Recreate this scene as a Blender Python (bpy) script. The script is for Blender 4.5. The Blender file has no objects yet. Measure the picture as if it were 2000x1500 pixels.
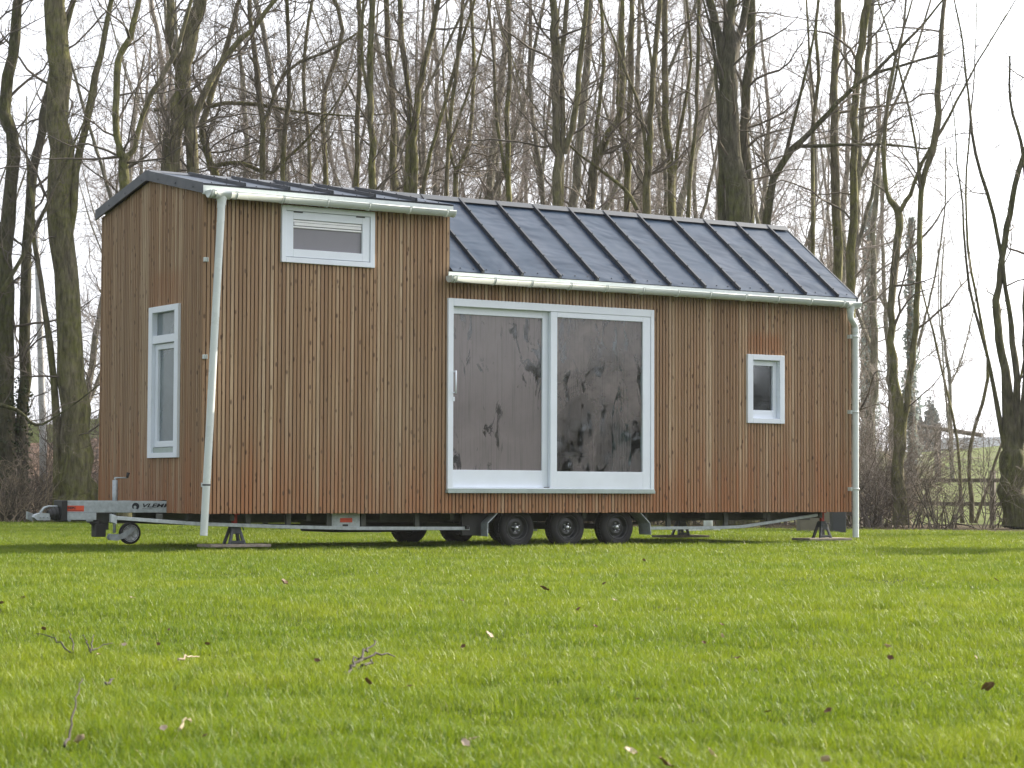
import bpy, math, random
import numpy as np
from mathutils import Vector
R = math.radians
sc = bpy.context.scene
C = sc.collection

# ---------------------------------------------------------------- camera
FPX = 4321.0                       # focal length in pixels of the 2000 px wide photograph
CAM = np.array([-9.237, -19.725, 0.61])
pitch, roll, yaw = R(2.754), R(0.2156), R(56.905)
Fw = np.array([math.cos(yaw)*math.cos(pitch), math.sin(yaw)*math.cos(pitch), math.sin(pitch)])
Rt = np.array([math.sin(yaw), -math.cos(yaw), 0.0]); Up = np.cross(Rt, Fw)
Rt, Up = Rt*math.cos(roll)+Up*math.sin(roll), -Rt*math.sin(roll)+Up*math.cos(roll)
cam = bpy.data.cameras.new('camera'); co = bpy.data.objects.new('camera', cam); C.objects.link(co)
from mathutils import Matrix
co.matrix_world = Matrix(((Rt[0], Up[0], -Fw[0], CAM[0]), (Rt[1], Up[1], -Fw[1], CAM[1]), (Rt[2], Up[2], -Fw[2], CAM[2]), (0, 0, 0, 1)))
cam.sensor_width = 36; cam.lens = 36*FPX/2000; cam.clip_end = 2000; cam.clip_start = .1
cam.dof.use_dof = True; cam.dof.focus_distance = 24; cam.dof.aperture_fstop = 13
sc.camera = co
def at(u, v, D):                   # a photo pixel at horizontal distance D from the camera
    d = Fw + Rt*(u-1000)/FPX - Up*(v-750)/FPX
    return CAM + d*(D/math.hypot(d[0], d[1]))
def gxy(u, D):
    p = at(u, 960, D); return float(p[0]), float(p[1])

# ---------------------------------------------------------------- sky and sun
EL, AZ = 29.0, 0.6                # the sun stands to the right, almost along the long wall
w = bpy.data.worlds.new('World'); sc.world = w; w.use_nodes = True
nt = w.node_tree; nt.nodes.clear()
sky = nt.nodes.new('ShaderNodeTexSky'); sky.sky_type = 'NISHITA'; sky.sun_disc = False
sky.sun_elevation = R(EL); sky.sun_rotation = R(90-AZ); sky.air_density = 1.0; sky.dust_density = 4.0; sky.ozone_density = 1.0
hs = nt.nodes.new('ShaderNodeHueSaturation'); hs.inputs['Saturation'].default_value = .42; hs.inputs['Value'].default_value = 1.55
tc = nt.nodes.new('ShaderNodeTexCoord'); no = nt.nodes.new('ShaderNodeTexNoise'); no.inputs['Scale'].default_value = 2.2; no.inputs['Detail'].default_value = 6
mp = nt.nodes.new('ShaderNodeMapping'); mp.inputs['Scale'].default_value = (1, 1, 3)
cr = nt.nodes.new('ShaderNodeMapRange'); cr.inputs[1].default_value = .3; cr.inputs[2].default_value = .7; cr.inputs[3].default_value = .6; cr.inputs[4].default_value = 1.0
mx = nt.nodes.new('ShaderNodeMix'); mx.data_type = 'RGBA'; 
# thin bright cloud veil, brighter towards the sun
dt = nt.nodes.new('ShaderNodeVectorMath'); dt.operation = 'DOT_PRODUCT'; dt.inputs[1].default_value = (math.cos(R(AZ))*math.cos(R(EL)), math.sin(R(AZ))*math.cos(R(EL)), math.sin(R(EL)))
vr = nt.nodes.new('ShaderNodeMapRange'); vr.inputs[1].default_value = .2; vr.inputs[2].default_value = 1.0; vr.inputs[3].default_value = 4.7; vr.inputs[4].default_value = 16.0
vc = nt.nodes.new('ShaderNodeVectorMath'); vc.operation = 'SCALE'; vc.inputs[0].default_value = (1, 1.02, 1.09)
bg = nt.nodes.new('ShaderNodeBackground'); bg.inputs['Strength'].default_value = .10
ow = nt.nodes.new('ShaderNodeOutputWorld')
L = nt.links.new
L(tc.outputs['Generated'], mp.inputs[0]); L(mp.outputs[0], no.inputs[0]); L(no.outputs[0], cr.inputs[0])
vm = nt.nodes.new('ShaderNodeMapRange'); vm.inputs[1].default_value = -.55; vm.inputs[2].default_value = .35; vm.inputs[3].default_value = .25; vm.inputs[4].default_value = 1.0
mm = nt.nodes.new('ShaderNodeMath'); mm.operation = 'MULTIPLY'; L(cr.outputs[0], mm.inputs[0]); L(vm.outputs[0], mm.inputs[1]); L(mm.outputs[0], mx.inputs[0])
L(tc.outputs['Generated'], dt.inputs[0]); L(dt.outputs['Value'], vm.inputs[0]); L(dt.outputs['Value'], vr.inputs[0]); L(vr.outputs[0], vc.inputs['Scale']); L(vc.outputs[0], mx.inputs[7])
L(sky.outputs[0], hs.inputs['Color']); L(hs.outputs[0], mx.inputs[6]); L(mx.outputs[2], bg.inputs[0]); L(bg.outputs[0], ow.inputs[0])
sun = bpy.data.lights.new('sun', 'SUN'); sun.energy = 5.0; sun.angle = R(.55); sun.color = (1, .90, .73)
so = bpy.data.objects.new('sun', sun); C.objects.link(so)
sd = Vector((math.cos(R(AZ))*math.cos(R(EL)), math.sin(R(AZ))*math.cos(R(EL)), math.sin(R(EL))))
so.rotation_euler = sd.to_track_quat('Z', 'Y').to_euler()
sc.view_settings.view_transform = 'Standard'; sc.view_settings.look = 'None'; sc.view_settings.gamma = 1; sc.view_settings.exposure = 1.05
sc.render.engine = 'CYCLES'; sc.cycles.use_denoising = True; sc.cycles.denoising_prefilter = 'ACCURATE'; sc.cycles.max_bounces = 8; sc.cycles.transparent_max_bounces = 12
sc.cycles.volume_bounces = 1
rng = np.random.default_rng(7); random.seed(7)

# ---------------------------------------------------------------- node helpers
class NT:
    def __init__(s, name):
        s.m = bpy.data.materials.new(name); s.m.use_nodes = True; s.t = s.m.node_tree; s.t.nodes.clear()
        s.out = s.t.nodes.new('ShaderNodeOutputMaterial')
    def n(s, typ, inp=None, **kw):
        x = s.t.nodes.new('ShaderNode'+typ)
        for k, v in kw.items(): setattr(x, k, v)
        for k, v in (inp or {}).items(): s.put(x.inputs[k], v)
        return x
    def put(s, sock, v):
        if isinstance(v, bpy.types.NodeSocket): s.t.links.new(v, sock)
        elif isinstance(v, (tuple, list)) and len(v) == 3 and sock.type == 'RGBA': sock.default_value = (*v, 1)
        else: sock.default_value = v
    def math(s, op, a, b=0.0, c=None):
        x = s.t.nodes.new('ShaderNodeMath'); x.operation = op; s.put(x.inputs[0], a); s.put(x.inputs[1], b)
        if c is not None: s.put(x.inputs[2], c)
        return x.outputs[0]
    def rng(s, v, a, b, c=0.0, d=1.0, smooth=False):
        x = s.t.nodes.new('ShaderNodeMapRange'); s.put(x.inputs[0], v)
        if smooth: x.interpolation_type = 'SMOOTHSTEP'
        for i, q in enumerate((a, b, c, d)): s.put(x.inputs[i+1], q)
        return x.outputs[0]
    def mix(s, f, a, b, bt='MIX'):
        x = s.t.nodes.new('ShaderNodeMix'); x.data_type = 'RGBA'; x.blend_type = bt; s.put(x.inputs[0], f); s.put(x.inputs[6], a); s.put(x.inputs[7], b)
        return x.outputs[2]
    def pos(s): return s.n('NewGeometry').outputs['Position']
    def vec(s, x, y, z):
        return s.n('CombineXYZ', {0: x, 1: y, 2: z}).outputs[0]
    def scale(s, v, sx, sy, sz):
        return s.n('VectorMath', {0: v, 1: (sx, sy, sz)}, operation='MULTIPLY').outputs[0]
    def add(s, a, b): return s.n('VectorMath', {0: a, 1: b}, operation='ADD').outputs[0]
    def noise(s, v, sc_, det=3.0, rough=.5, dist=0.0):
        return s.n('TexNoise', {'Vector': v, 'Scale': sc_, 'Detail': det, 'Roughness': rough, 'Distortion': dist}).outputs[0]
    def attr(s, name): return s.n('Attribute', attribute_name=name).outputs['Fac']
    def bump(s, h, strength=.3, dist=.01): return s.n('Bump', {'Height': h, 'Strength': strength, 'Distance': dist}).outputs[0]
    def pbsdf(s, color, rough=.6, metal=0.0, normal=None, spec=.5, coat=0.0):
        b = s.n('BsdfPrincipled', {'Base Color': color, 'Roughness': rough, 'Metallic': metal, 'Specular IOR Level': spec, 'Coat Weight': coat})
        if normal is not None: s.put(b.inputs['Normal'], normal)
        return b.outputs[0]
    def done(s, sh): s.t.links.new(sh, s.out.inputs[0]); return s.m

def m_simple(name, col, rough=.5, metal=0.0, var=.12, sc_=8.0, bump=.1, coat=0.0):
    t = NT(name); p = t.pos(); n = t.noise(p, sc_, 5, .6)
    k = t.rng(n, .3, .7, 1-var, 1+var)
    c = t.n('VectorMath', {0: col, 1: t.vec(k, k, k)}, operation='MULTIPLY').outputs[0]
    n2 = t.noise(p, sc_*14, 3)
    return t.done(t.pbsdf(c, t.rng(n, .3, .7, max(.05, rough-.08), rough+.08), metal, t.bump(n2, bump, .003), coat=coat))

def m_wood():
    t = NT('larch_cladding'); p = t.pos(); r = t.attr('rnd'); r2 = t.attr('rnd2')
    sep = t.n('SeparateXYZ', {0: p}); X, Y, Z = sep.outputs
    off = t.vec(t.math('MULTIPLY', r, 91.0), t.math('MULTIPLY', r, 57.0), t.math('MULTIPLY', r, 33.0))
    g = t.noise(t.add(t.scale(p, 90, 90, 2.2), off), 1.0, 5, .6, .6)
    g2 = t.noise(t.add(t.scale(p, 8, 8, .9), off), 1.0, 3)
    base = t.mix(r, (.43, .285, .170), (.255, .155, .088))
    base = t.mix(t.rng(r2, .72, .95), base, (.54, .405, .27))
    base = t.mix(t.math('MULTIPLY', t.rng(g, .38, .62), .5), base, (.19, .105, .055))
    base = t.mix(t.math('MULTIPLY', t.rng(g2, .45, .75), .45), base, (.30, .155, .08))
    # orange heartwood that has not greyed: splash zone at the foot, sheltered fields by the windows
    def box(a, a0, a1, z0, z1, s=.12):
        f = t.math('MULTIPLY', t.rng(a, a0-s, a0+s, 0, 1, True), t.rng(a, a1-s, a1+s, 1, 0, True))
        h = t.math('MULTIPLY', t.rng(Z, z0-s, z0+s, 0, 1, True), t.rng(Z, z1-s*.6, z1+s*.6, 1, 0, True))
        return t.math('MULTIPLY', f, h)
    nlow = t.noise(t.add(t.scale(p, 3, 3, .5), off), 1.0, 3)
    foot = t.rng(t.math('SUBTRACT', Z, t.math('MULTIPLY', nlow, 1.8)), -.70, .45, 1, 0, True)
    red = t.math('MAXIMUM', foot, t.math('MULTIPLY', box(X, 6.85, 7.33, 2.15, 2.42, .12), .9))
    red = t.math('MAXIMUM', red, t.math('MULTIPLY', box(X, 2.9, 5.4, .35, .62, .1), .75))
    front = t.rng(Y, -.03, .03, 1, 0)
    endw = t.rng(X, -.01, .02, 1, 0)
    red = t.math('MAXIMUM', red, t.math('MULTIPLY', t.math('MULTIPLY', endw, box(Y, .45, 1.2, 2.4, 2.8, .14)), .8))
    red = t.math('MULTIPLY', red, t.rng(nlow, .3, .6, .45, 1.0))
    base = t.mix(t.math('MULTIPLY', red, .78), base, (.33, .125, .05))
    # knots
    v = t.n('TexVoronoi', {'Vector': t.add(t.scale(p, 21, 21, 9.0), off), 'Scale': 1.0, 'Randomness': 1.0})
    sel = t.math('GREATER_THAN', t.n('SeparateColor', {0: v.outputs['Color']}).outputs[0], .60)
    k = t.math('MULTIPLY', t.rng(v.outputs['Distance'], .13, .30, 1, 0, True), sel)
    base = t.mix(t.math('MULTIPLY', k, .85), base, (.065, .030, .018))
    # broad weathering
    bw = t.noise(t.scale(p, .8, .8, .35), 1.0, 3)
    base = t.mix(t.rng(bw, .35, .7, 0, .4), base, (.26, .195, .13))
    return t.done(t.pbsdf(base, .75, 0, t.bump(g, .35, .004), spec=.25))

def m_roof():
    t = NT('anthracite_roof_steel'); p = t.pos()
    n = t.noise(t.scale(p, .9, 1.6, 1.6), 1.0, 3, .5, .3); n2 = t.noise(p, 40.0, 3)
    d = t.noise(t.scale(p, 5, 1.2, 1.2), 1.0, 5, .6)
    col = t.mix(t.rng(d, .35, .7), (.010, .024, .050), (.018, .038, .070))
    h = t.math('ADD', t.math('MULTIPLY', n, 1.0), t.math('MULTIPLY', n2, .004))
    return t.done(t.pbsdf(col, t.rng(d, .3, .7, .28, .42), .0, t.bump(h, .7, .12), spec=.20))

def m_bark(name, brown, moss, tint=0.0):
    t = NT(name); p = t.pos()
    g = t.noise(t.scale(p, 14, 14, 3.5), 1.0, 6, .65, .4); a = t.noise(t.scale(p, 1.2, 1.2, .5), 1.0, 4, .6); b = t.noise(p, 9.0, 4)
    nz = t.n('NewGeometry').outputs['Normal']; sx = t.n('SeparateXYZ', {0: nz}).outputs[1]
    c = t.mix(t.rng(g, .3, .7), tuple(x*.35 for x in brown), tuple(x*1.5 for x in brown))
    f = t.math('MULTIPLY', t.rng(a, .30, .56), t.rng(b, .3, .6, .35, 1))
    c = t.mix(f, c, t.mix(t.rng(g, .35, .65), tuple(x*.4 for x in moss), tuple(x*1.25 for x in moss)))
    return t.done(t.pbsdf(c, .9, 0, t.bump(g, 1.0, .06), spec=.2))

def m_leafy(name, c1, c2, trans=.35, rough=.5):
    t = NT(name); r = t.attr('rnd'); c = t.mix(r, c1, c2)
    a = t.pbsdf(c, rough, spec=.3); b = t.n('BsdfTranslucent', {0: c}).outputs[0]
    return t.done(t.n('MixShader', {0: trans, 1: a, 2: b}).outputs[0])

def m_fog(name, col, lo, hi, streak=True, wipe=0.0, seed=0.0):
    t = NT(name); p = t.pos(); o = (seed, seed*1.7, seed*.3)
    n = t.noise(t.add(t.scale(p, 2.2, 2.2, 2.2), o), 1.0, 6, .62, .5)
    fac = t.rng(n, .3, .7, lo, hi)
    if streak:
        s = t.noise(t.add(t.scale(p, 45, 45, 1.2), o), 1.0, 4, .7); fac = t.math('SUBTRACT', fac, t.rng(s, .5, .72, 0, .30))
    if wipe:
        wv = t.noise(t.add(t.scale(p, 5.5, 5.5, 2.4), o), 1.0, 5, .65, .8)
        fac = t.math('SUBTRACT', fac, t.rng(wv, .545, .61, 0, wipe, True))
    zz = t.n('SeparateXYZ', {0: p}).outputs[2]
    if lo < .3: fac = t.math('ADD', fac, t.rng(zz, .9, 2.4, -.12, .38))   # condensation is heavier near the top
    fac = t.n('Clamp', {0: fac}).outputs[0]
    tr = t.n('BsdfTransparent', {0: (.82, .86, .86)}).outputs[0]
    df = t.n('BsdfDiffuse', {0: col}).outputs[0]; tl = t.n('BsdfTranslucent', {0: tuple(x*.9 for x in col)}).outputs[0]
    film = t.n('MixShader', {0: .3, 1: df, 2: tl}).outputs[0]
    body = t.n('MixShader', {0: fac, 1: tr, 2: film}).outputs[0]
    gl = t.n('BsdfGlossy', {0: (.95, .97, 1), 'Roughness': t.math('ADD', t.math('MULTIPLY', fac, .10), .02)}).outputs[0]
    fr = t.n('Fresnel', {0: 1.5}).outputs[0]
    return t.done(t.n('MixShader', {0: t.math('MINIMUM', fr, .5), 1: body, 2: gl}).outputs[0])

def m_ground():
    t = NT('lawn_soil'); p = t.pos()
    a = t.noise(p, .35, 5, .6); b = t.noise(p, 6.0, 6, .7); c_ = t.noise(p, 60.0, 4)
    c = t.mix(t.rng(a, .35, .65), (.030, .050, .010), (.045, .060, .014))
    c = t.mix(t.rng(b, .45, .75), c, (.060, .070, .020))
    return t.done(t.pbsdf(c, .95, 0, t.bump(c_, .9, .04), spec=.1))
def m_meadow():
    t = NT('meadow_grass'); p = t.pos()
    a = t.noise(p, .12, 6, .65); b = t.noise(t.scale(p, 1, 1, 4), 1.2, 6, .7); c_ = t.noise(p, 9.0, 4, .7)
    c = t.mix(t.rng(a, .35, .65), (.155, .20, .055), (.20, .215, .085))
    c = t.mix(t.rng(b, .48, .75, 0, .7), c, (.10, .12, .045))
    return t.done(t.pbsdf(c, .9, 0, t.bump(c_, 1.0, .3), spec=.1))
def m_litter():
    t = NT('leaf_litter'); p = t.pos()
    b = t.noise(p, 7.0, 6, .75); c_ = t.noise(p, 34.0, 5, .7); a = t.noise(p, .6, 4)
    c = t.mix(t.rng(b, .3, .7), (.050, .036, .024), (.135, .10, .068)); c = t.mix(t.rng(c_, .55, .7, 0, .6), c, (.19, .14, .095))
    c = t.mix(t.rng(a, .45, .65, 0, .75), c, (.065, .085, .022))
    return t.done(t.pbsdf(c, .95, 0, t.bump(c_, 1.0, .06), spec=.1))

M = dict(
 wood=m_wood(), roof=m_roof(),
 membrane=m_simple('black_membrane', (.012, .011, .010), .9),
 white=m_simple('white_paint', (.75, .80, .87), .38, var=.04, sc_=3.0, bump=.06),
 rail=m_simple('white_bottom_rail', (.74, .78, .80), .38, var=.05, sc_=3.0, bump=.06),
 pvc=m_simple('white_pvc', (.60, .645, .63), .28, var=.05, sc_=2.5, bump=.03),
 sill=m_simple('grey_green_sill', (.34, .40, .38), .5, var=.1),
 anthr=m_simple('anthracite_trim', (.040, .047, .058), .45, var=.08, bump=.05),
 seam=m_simple('roof_seam_steel', (.012, .016, .024), .5, var=.15, bump=.05),
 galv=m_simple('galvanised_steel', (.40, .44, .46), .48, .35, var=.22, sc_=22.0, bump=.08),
 galv_shade=m_simple('shade_dark_galvanised', (.075, .08, .072), .6, .25, var=.25, sc_=14.0, bump=.1),  # galvanised steel darkened to paint in the shade under the floor
 black=m_simple('black_plastic', (.018, .018, .019), .55, var=.2),
 rubber=m_simple('tyre_rubber', (.011, .011, .012), .8, var=.3, sc_=20.0, bump=.2),
 rim=m_simple('black_steel_rim', (.012, .014, .016), .35, var=.2, bump=.02),
 chrome=m_simple('bright_nuts', (.55, .57, .58), .3, .8),
 alloy=m_simple('grey_cast_rim', (.50, .52, .52), .4, .3),
 red=m_simple('red_paint', (.45, .035, .028), .45, var=.2),
 label=m_simple('orange_red_label', (.72, .085, .03), .5, var=.1),
 stand=m_simple('grey_enamel', (.04, .046, .056), .45, var=.25, sc_=16.0),
 plank=m_simple('weathered_plank', (.26, .22, .18), .85, var=.3, sc_=16.0, bump=.3),
 fence=m_simple('dark_fence_wood', (.12, .10, .085), .85, var=.3, sc_=10.0, bump=.3),
 concrete=m_simple('concrete', (.17, .16, .12), .9, var=.2, sc_=6.0, bump=.4),
 screen=m_simple('roller_blind', (.88, .88, .90), .6, var=.03),
 ink=m_simple('black_ink', (.010, .012, .020), .6),
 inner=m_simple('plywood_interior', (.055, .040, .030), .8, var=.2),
 chairw=m_simple('dark_chair_wood', (.028, .018, .014), .6, var=.2),
 curtain=m_simple('green_curtain', (.06, .14, .14), .9, var=.3, sc_=12.0),
 fogA=m_fog('condensation_heavy', (.31, .272, .270), .80, 1.0, True, .75, 3.1),
 fogB=m_fog('condensation_streaky', (.27, .235, .225), .0, .85, True, .6, 9.4),
 fogC=m_fog('condensation_even', (.30, .29, .32), .90, 1.0, False, 0, 5.0),
 clearA=m_fog('clear_pane', (.10, .10, .11), .02, .18, False, 0, 2.0),
 skysheen=m_fog('sky_sheen_pane', (.30, .36, .38), .45, .75, False, 0, 7.0),  # pale blue film painted as the sky reflected in the end window
 pole=m_simple('white_pole_paint', (.62, .62, .62), .5, var=.2, sc_=5.0),
 bark=m_bark('mossy_bark', (.17, .145, .11), (.165, .165, .055)),
 barkd=m_bark('dark_bark', (.105, .092, .072), (.095, .10, .034)),
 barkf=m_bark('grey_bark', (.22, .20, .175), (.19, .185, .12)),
 twig=m_simple('twig_bark', (.115, .094, .072), .8, var=.4, sc_=1.5, bump=.1),
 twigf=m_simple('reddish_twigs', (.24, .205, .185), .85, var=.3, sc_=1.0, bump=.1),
 ivy=m_leafy('ivy_leaves', (.018, .032, .010), (.050, .070, .018), .2, .4),
 ivy_hazed=m_leafy('hazed_ivy_leaves', (.24, .29, .28), (.34, .38, .37), .5, .5),  # ivy lightened and blued so its colour carries the haze
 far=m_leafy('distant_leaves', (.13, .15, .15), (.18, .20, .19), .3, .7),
 soil=m_ground(), meadow=m_meadow(), litter=m_litter(),
 reed=m_simple('brown_bank_soil', (.20, .125, .085), .95, var=.3, sc_=3.0, bump=.6),
 barn=m_simple('grey_barn_roof', (.13, .15, .165), .8, var=.15),
 leafb=m_leafy('dry_leaf_brown', (.12, .062, .030), (.22, .13, .07), .25, .6),
 leafp=m_leafy('dry_leaf_pale', (.42, .30, .22), (.55, .45, .36), .25, .6),
 deadtwig=m_simple('dead_twig_bark', (.055, .045, .038), .85, var=.3, sc_=20.0),
 gravelw=m_simple('pale_stick_wood', (.34, .27, .19), .8, var=.3, sc_=20.0),
)
def m_grass():
    t = NT('grass_blades'); r = t.attr('rnd'); p = t.pos()
    a = t.noise(t.scale(p, .8, 1.2, 0), .42, 5, .65); b = t.noise(t.scale(p, 1, 1, 0), 3.5, 3, .6)
    c = t.mix(t.rng(a, .40, .60), (.075, .158, .014), (.202, .258, .026))  # colour patches, with soft light and shade bands painted in
    c = t.mix(t.rng(b, .40, .62, 0, .85), c, (.040, .115, .010))
    c = t.mix(t.math('MULTIPLY', r, .45), c, (.235, .265, .020))
    c = t.mix(t.rng(r, .975, .995), c, (.42, .38, .20))
    d = t.pbsdf(c, .50, spec=.30); tl = t.n('BsdfTranslucent', {0: t.mix(.4, c, (.34, .42, .012))}).outputs[0]
    return t.done(t.n('MixShader', {0: .36, 1: d, 2: tl}).outputs[0])
M['grass'] = m_grass()

# ---------------------------------------------------------------- object helpers
class MB:
    def __init__(s): s.v = []; s.f = []; s.mi = []; s.sm = []; s.n = 0; s.rnd = []
    def raw(s, verts, faces, mi=0, smooth=False, rnd=0.0):
        b = s.n; s.v.extend(verts); s.n += len(verts)
        s.f.extend([tuple(i+b for i in f) for f in faces]); s.mi += [mi]*len(faces); s.sm += [smooth]*len(faces); s.rnd += [rnd]*len(verts)
        return s
    def box(s, x0, x1, y0, y1, z0, z1, mi=0, rnd=0.0):
        x0, x1 = sorted((x0, x1)); y0, y1 = sorted((y0, y1)); z0, z1 = sorted((z0, z1))
        v = [(x, y, z) for z in (z0, z1) for y in (y0, y1) for x in (x0, x1)]
        return s.raw(v, [(0, 2, 3, 1), (4, 5, 7, 6), (0, 1, 5, 4), (2, 6, 7, 3), (0, 4, 6, 2), (1, 3, 7, 5)], mi, False, rnd)
    def prism(s, poly, ax, a0, a1, mi=0, smooth=False):
        """poly: (p,q) pairs in the plane normal to ax; extruded from a0 to a1"""
        def P(a, p, q): return (a, p, q) if ax == 0 else (p, a, q) if ax == 1 else (p, q, a)
        n = len(poly); v = [P(a0, *c) for c in poly]+[P(a1, *c) for c in poly]
        f = [tuple(range(n)), tuple(range(2*n-1, n-1, -1))]
        s.raw(v, f, mi, False); b = s.n-2*n
        fs = [(b+i, b+(i+1) % n, b+n+(i+1) % n, b+n+i) for i in range(n)]
        s.f.extend(fs); s.mi += [mi]*n; s.sm += [smooth]*n
        return s
    def tube(s, pts, rad, n=10, mi=0, cap=True, smooth=True):
        pts = [Vector(p) for p in pts]
        if not hasattr(rad, '__len__'): rad = [rad]*len(pts)
        v = []; f = []
        ref = None
        for i, p in enumerate(pts):
            d = (pts[min(i+1, len(pts)-1)]-pts[max(i-1, 0)]).normalized()
            if ref is None: ref = d.orthogonal().normalized()
            ref = (ref-d*ref.dot(d)).normalized(); b = d.cross(ref)
            for k in range(n):
                a = 2*math.pi*k/n; v.append(tuple(p+(ref*math.cos(a)+b*math.sin(a))*rad[i]))
        for i in range(len(pts)-1):
            for k in range(n): f.append((i*n+k, i*n+(k+1) % n, (i+1)*n+(k+1) % n, (i+1)*n+k))
        s.raw(v, f, mi, smooth)
        if cap: s.f += [tuple(s.n-len(v)+k for k in range(n))[::-1], tuple(s.n-n+k for k in range(n))]; s.mi += [mi]*2; s.sm += [False]*2
        return s
    def lathe(s, c, ax, prof, n=32, mi=0, smooth=True):
        """prof: (offset along axis, radius) list round axis ax through c"""
        v = []; f = []
        for o, r in prof:
            for k in range(n):
                a = 2*math.pi*k/n; q = [0, 0, 0]; q[ax] = o; q[(ax+1) % 3] = r*math.cos(a); q[(ax+2) % 3] = r*math.sin(a)
                v.append((c[0]+q[0], c[1]+q[1], c[2]+q[2]))
        for i in range(len(prof)-1):
            for k in range(n): f.append((i*n+k, i*n+(k+1) % n, (i+1)*n+(k+1) % n, (i+1)*n+k))
        return s.raw(v, f, mi, smooth)
    def build(s, name, mats, parent=None, bevel=0.0):
        me = bpy.data.meshes.new(name); me.from_pydata(s.v, [], s.f)
        for m in (mats if isinstance(mats, (list, tuple)) else [mats]): me.materials.append(m)
        me.polygons.foreach_set('material_index', s.mi); me.polygons.foreach_set('use_smooth', s.sm)
        at_ = me.attributes.new('rnd', 'FLOAT', 'POINT'); at_.data.foreach_set('value', s.rnd)
        at2 = me.attributes.new('rnd2', 'FLOAT', 'POINT'); at2.data.foreach_set('value', [(r*7919.13) % 1 for r in s.rnd])
        me.update()
        o = bpy.data.objects.new(name, me); C.objects.link(o)
        if parent: o.parent = parent; o.matrix_parent_inverse = parent.matrix_world.inverted()
        if bevel:
            b = o.modifiers.new('edge', 'BEVEL'); b.width = bevel; b.segments = 2; b.limit_method = 'ANGLE'
        return o
def tag(o, label, cat, group=None):
    o['label'] = label; o['category'] = cat
    if group: o['group'] = group
    return o
def thing(name, loc, label, cat, group=None):
    o = bpy.data.objects.new(name, None); C.objects.link(o); o.location = loc; o.matrix_world = Matrix.Translation(loc)
    o.empty_display_size = .1
    return tag(o, label, cat, group)
def struct(o): o['kind'] = 'structure'; return o

# ================================================================ the house on its trailer
LX, WY = 8.413, 2.55
ZB, XS = .372, 2.815
zr, yr = 3.869, 1.262                   # ridge
EU, EL_ = 3.600, 2.900                  # eaves of the high and the low roof
house = thing('tiny_house', (0, 0, 0), 'long slatted wooden tiny house with dark metal roof on a triple axle trailer', 'tiny house')
DOOR = (2.804, 5.486, .616, 2.620); SW = (6.821, 7.367, 1.391, 2.180); UW = (.851, 1.917, 2.883, 3.456); EW = (.494, 1.216, .925, 2.461)
PITCH, SLW = .0434, .0318
def gable(y, low=False):
    t = abs(y-yr)/(yr+.07); e = EU if not low else EL_
    return zr-(zr-e)*t
def slats(axis, a0, a1, top, bottom, holes, front):
    mb = MB(); n = int((a1-a0)/PITCH); pit = (a1-a0)/n
    for i in range(n):
        c0 = a0+i*pit+(pit-SLW)/2; c1 = c0+SLW; cm = (c0+c1)/2; r = random.random()
        segs = [(bottom, top(cm), c0, c1)]
        for h0, h1, z0, z1 in holes:
            ns = []
            for s0, s1, e0, e1 in segs:
                if e1 <= h0 or e0 >= h1: ns.append((s0, s1, e0, e1)); continue
                if s0 < z0: ns.append((s0, min(s1, z0), e0, e1))
                if s1 > z1: ns.append((max(s0, z1), s1, e0, e1))
                m0, m1 = max(s0, z0), min(s1, z1)
                if m1 > m0:
                    if e0 < h0-.004: ns.append((m0, m1, e0, h0))
                    if e1 > h1+.004: ns.append((m0, m1, h1, e1))
            segs = ns
        jit = random.uniform(-.0015, .0015); bz = random.uniform(-.003, .003)
        for s0, s1, c0, c1 in segs:
            if s0 == bottom: s0 += bz
            if axis == 0: mb.box(c0, c1, front+jit, front+.021, s0, s1, 0, r)
            elif axis == 1: mb.box(front+jit, front+.021, c0, c1, s0, s1, 0, r)
            elif axis == 2: mb.box(c0, c1, front-.021, front+jit, s0, s1, 0, r)
            else: mb.box(front-.021, front+jit, c0, c1, s0, s1, 0, r)
    return mb
def backing(mb, axis, a0, a1, z0, z1, holes, d0, d1, mi):
    """wall core with openings, split in rectangles that butt"""
    xs = sorted({a0, a1, *[h[0] for h in holes], *[h[1] for h in holes]}); xs = [x for x in xs if a0 <= x <= a1]
    for x0, x1 in zip(xs, xs[1:]):
        zc = [z0]
        for h0, h1, q0, q1 in sorted(holes):
            if h0 <= (x0+x1)/2 <= h1: zc += [q0, q1]
        zc.append(z1)
        for k in range(0, len(zc), 2):
            if zc[k+1] > zc[k]:
                if axis == 0: mb.box(x0, x1, d0, d1, zc[k], zc[k+1], mi)
                else: mb.box(d0, d1, x0, x1, zc[k], zc[k+1], mi)
# long front wall
hl = [DOOR, SW, UW]
topf = lambda x: 3.53 if x < XS else 2.86
mb = slats(0, 0, LX, topf, ZB, hl, 0.0)
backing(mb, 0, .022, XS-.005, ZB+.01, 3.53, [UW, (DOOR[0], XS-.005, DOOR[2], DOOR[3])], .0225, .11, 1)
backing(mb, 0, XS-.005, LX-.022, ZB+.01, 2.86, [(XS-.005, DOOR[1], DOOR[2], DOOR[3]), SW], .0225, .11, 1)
o = mb.build('wall', [M['wood'], M['membrane']], house, .0015); o['label'] = 'long slatted front wall with the sliding door'
# left end wall
mb = slats(1, .0, WY, lambda y: gable(y)-.085, ZB, [EW, (.80, .93, .30, .50)], 0.0)
backing(mb, 1, .1105, WY-.11, ZB+.01, 3.50, [EW], .0225, .11, 1)
mb.prism([(.1105, 3.50), (yr, 3.76), (WY-.11, 3.52)], 0, .0225, .11, 1)
o = mb.build('wall', [M['wood'], M['membrane']], house, .0015); o['label'] = 'narrow slatted end wall above the drawbar'
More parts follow.
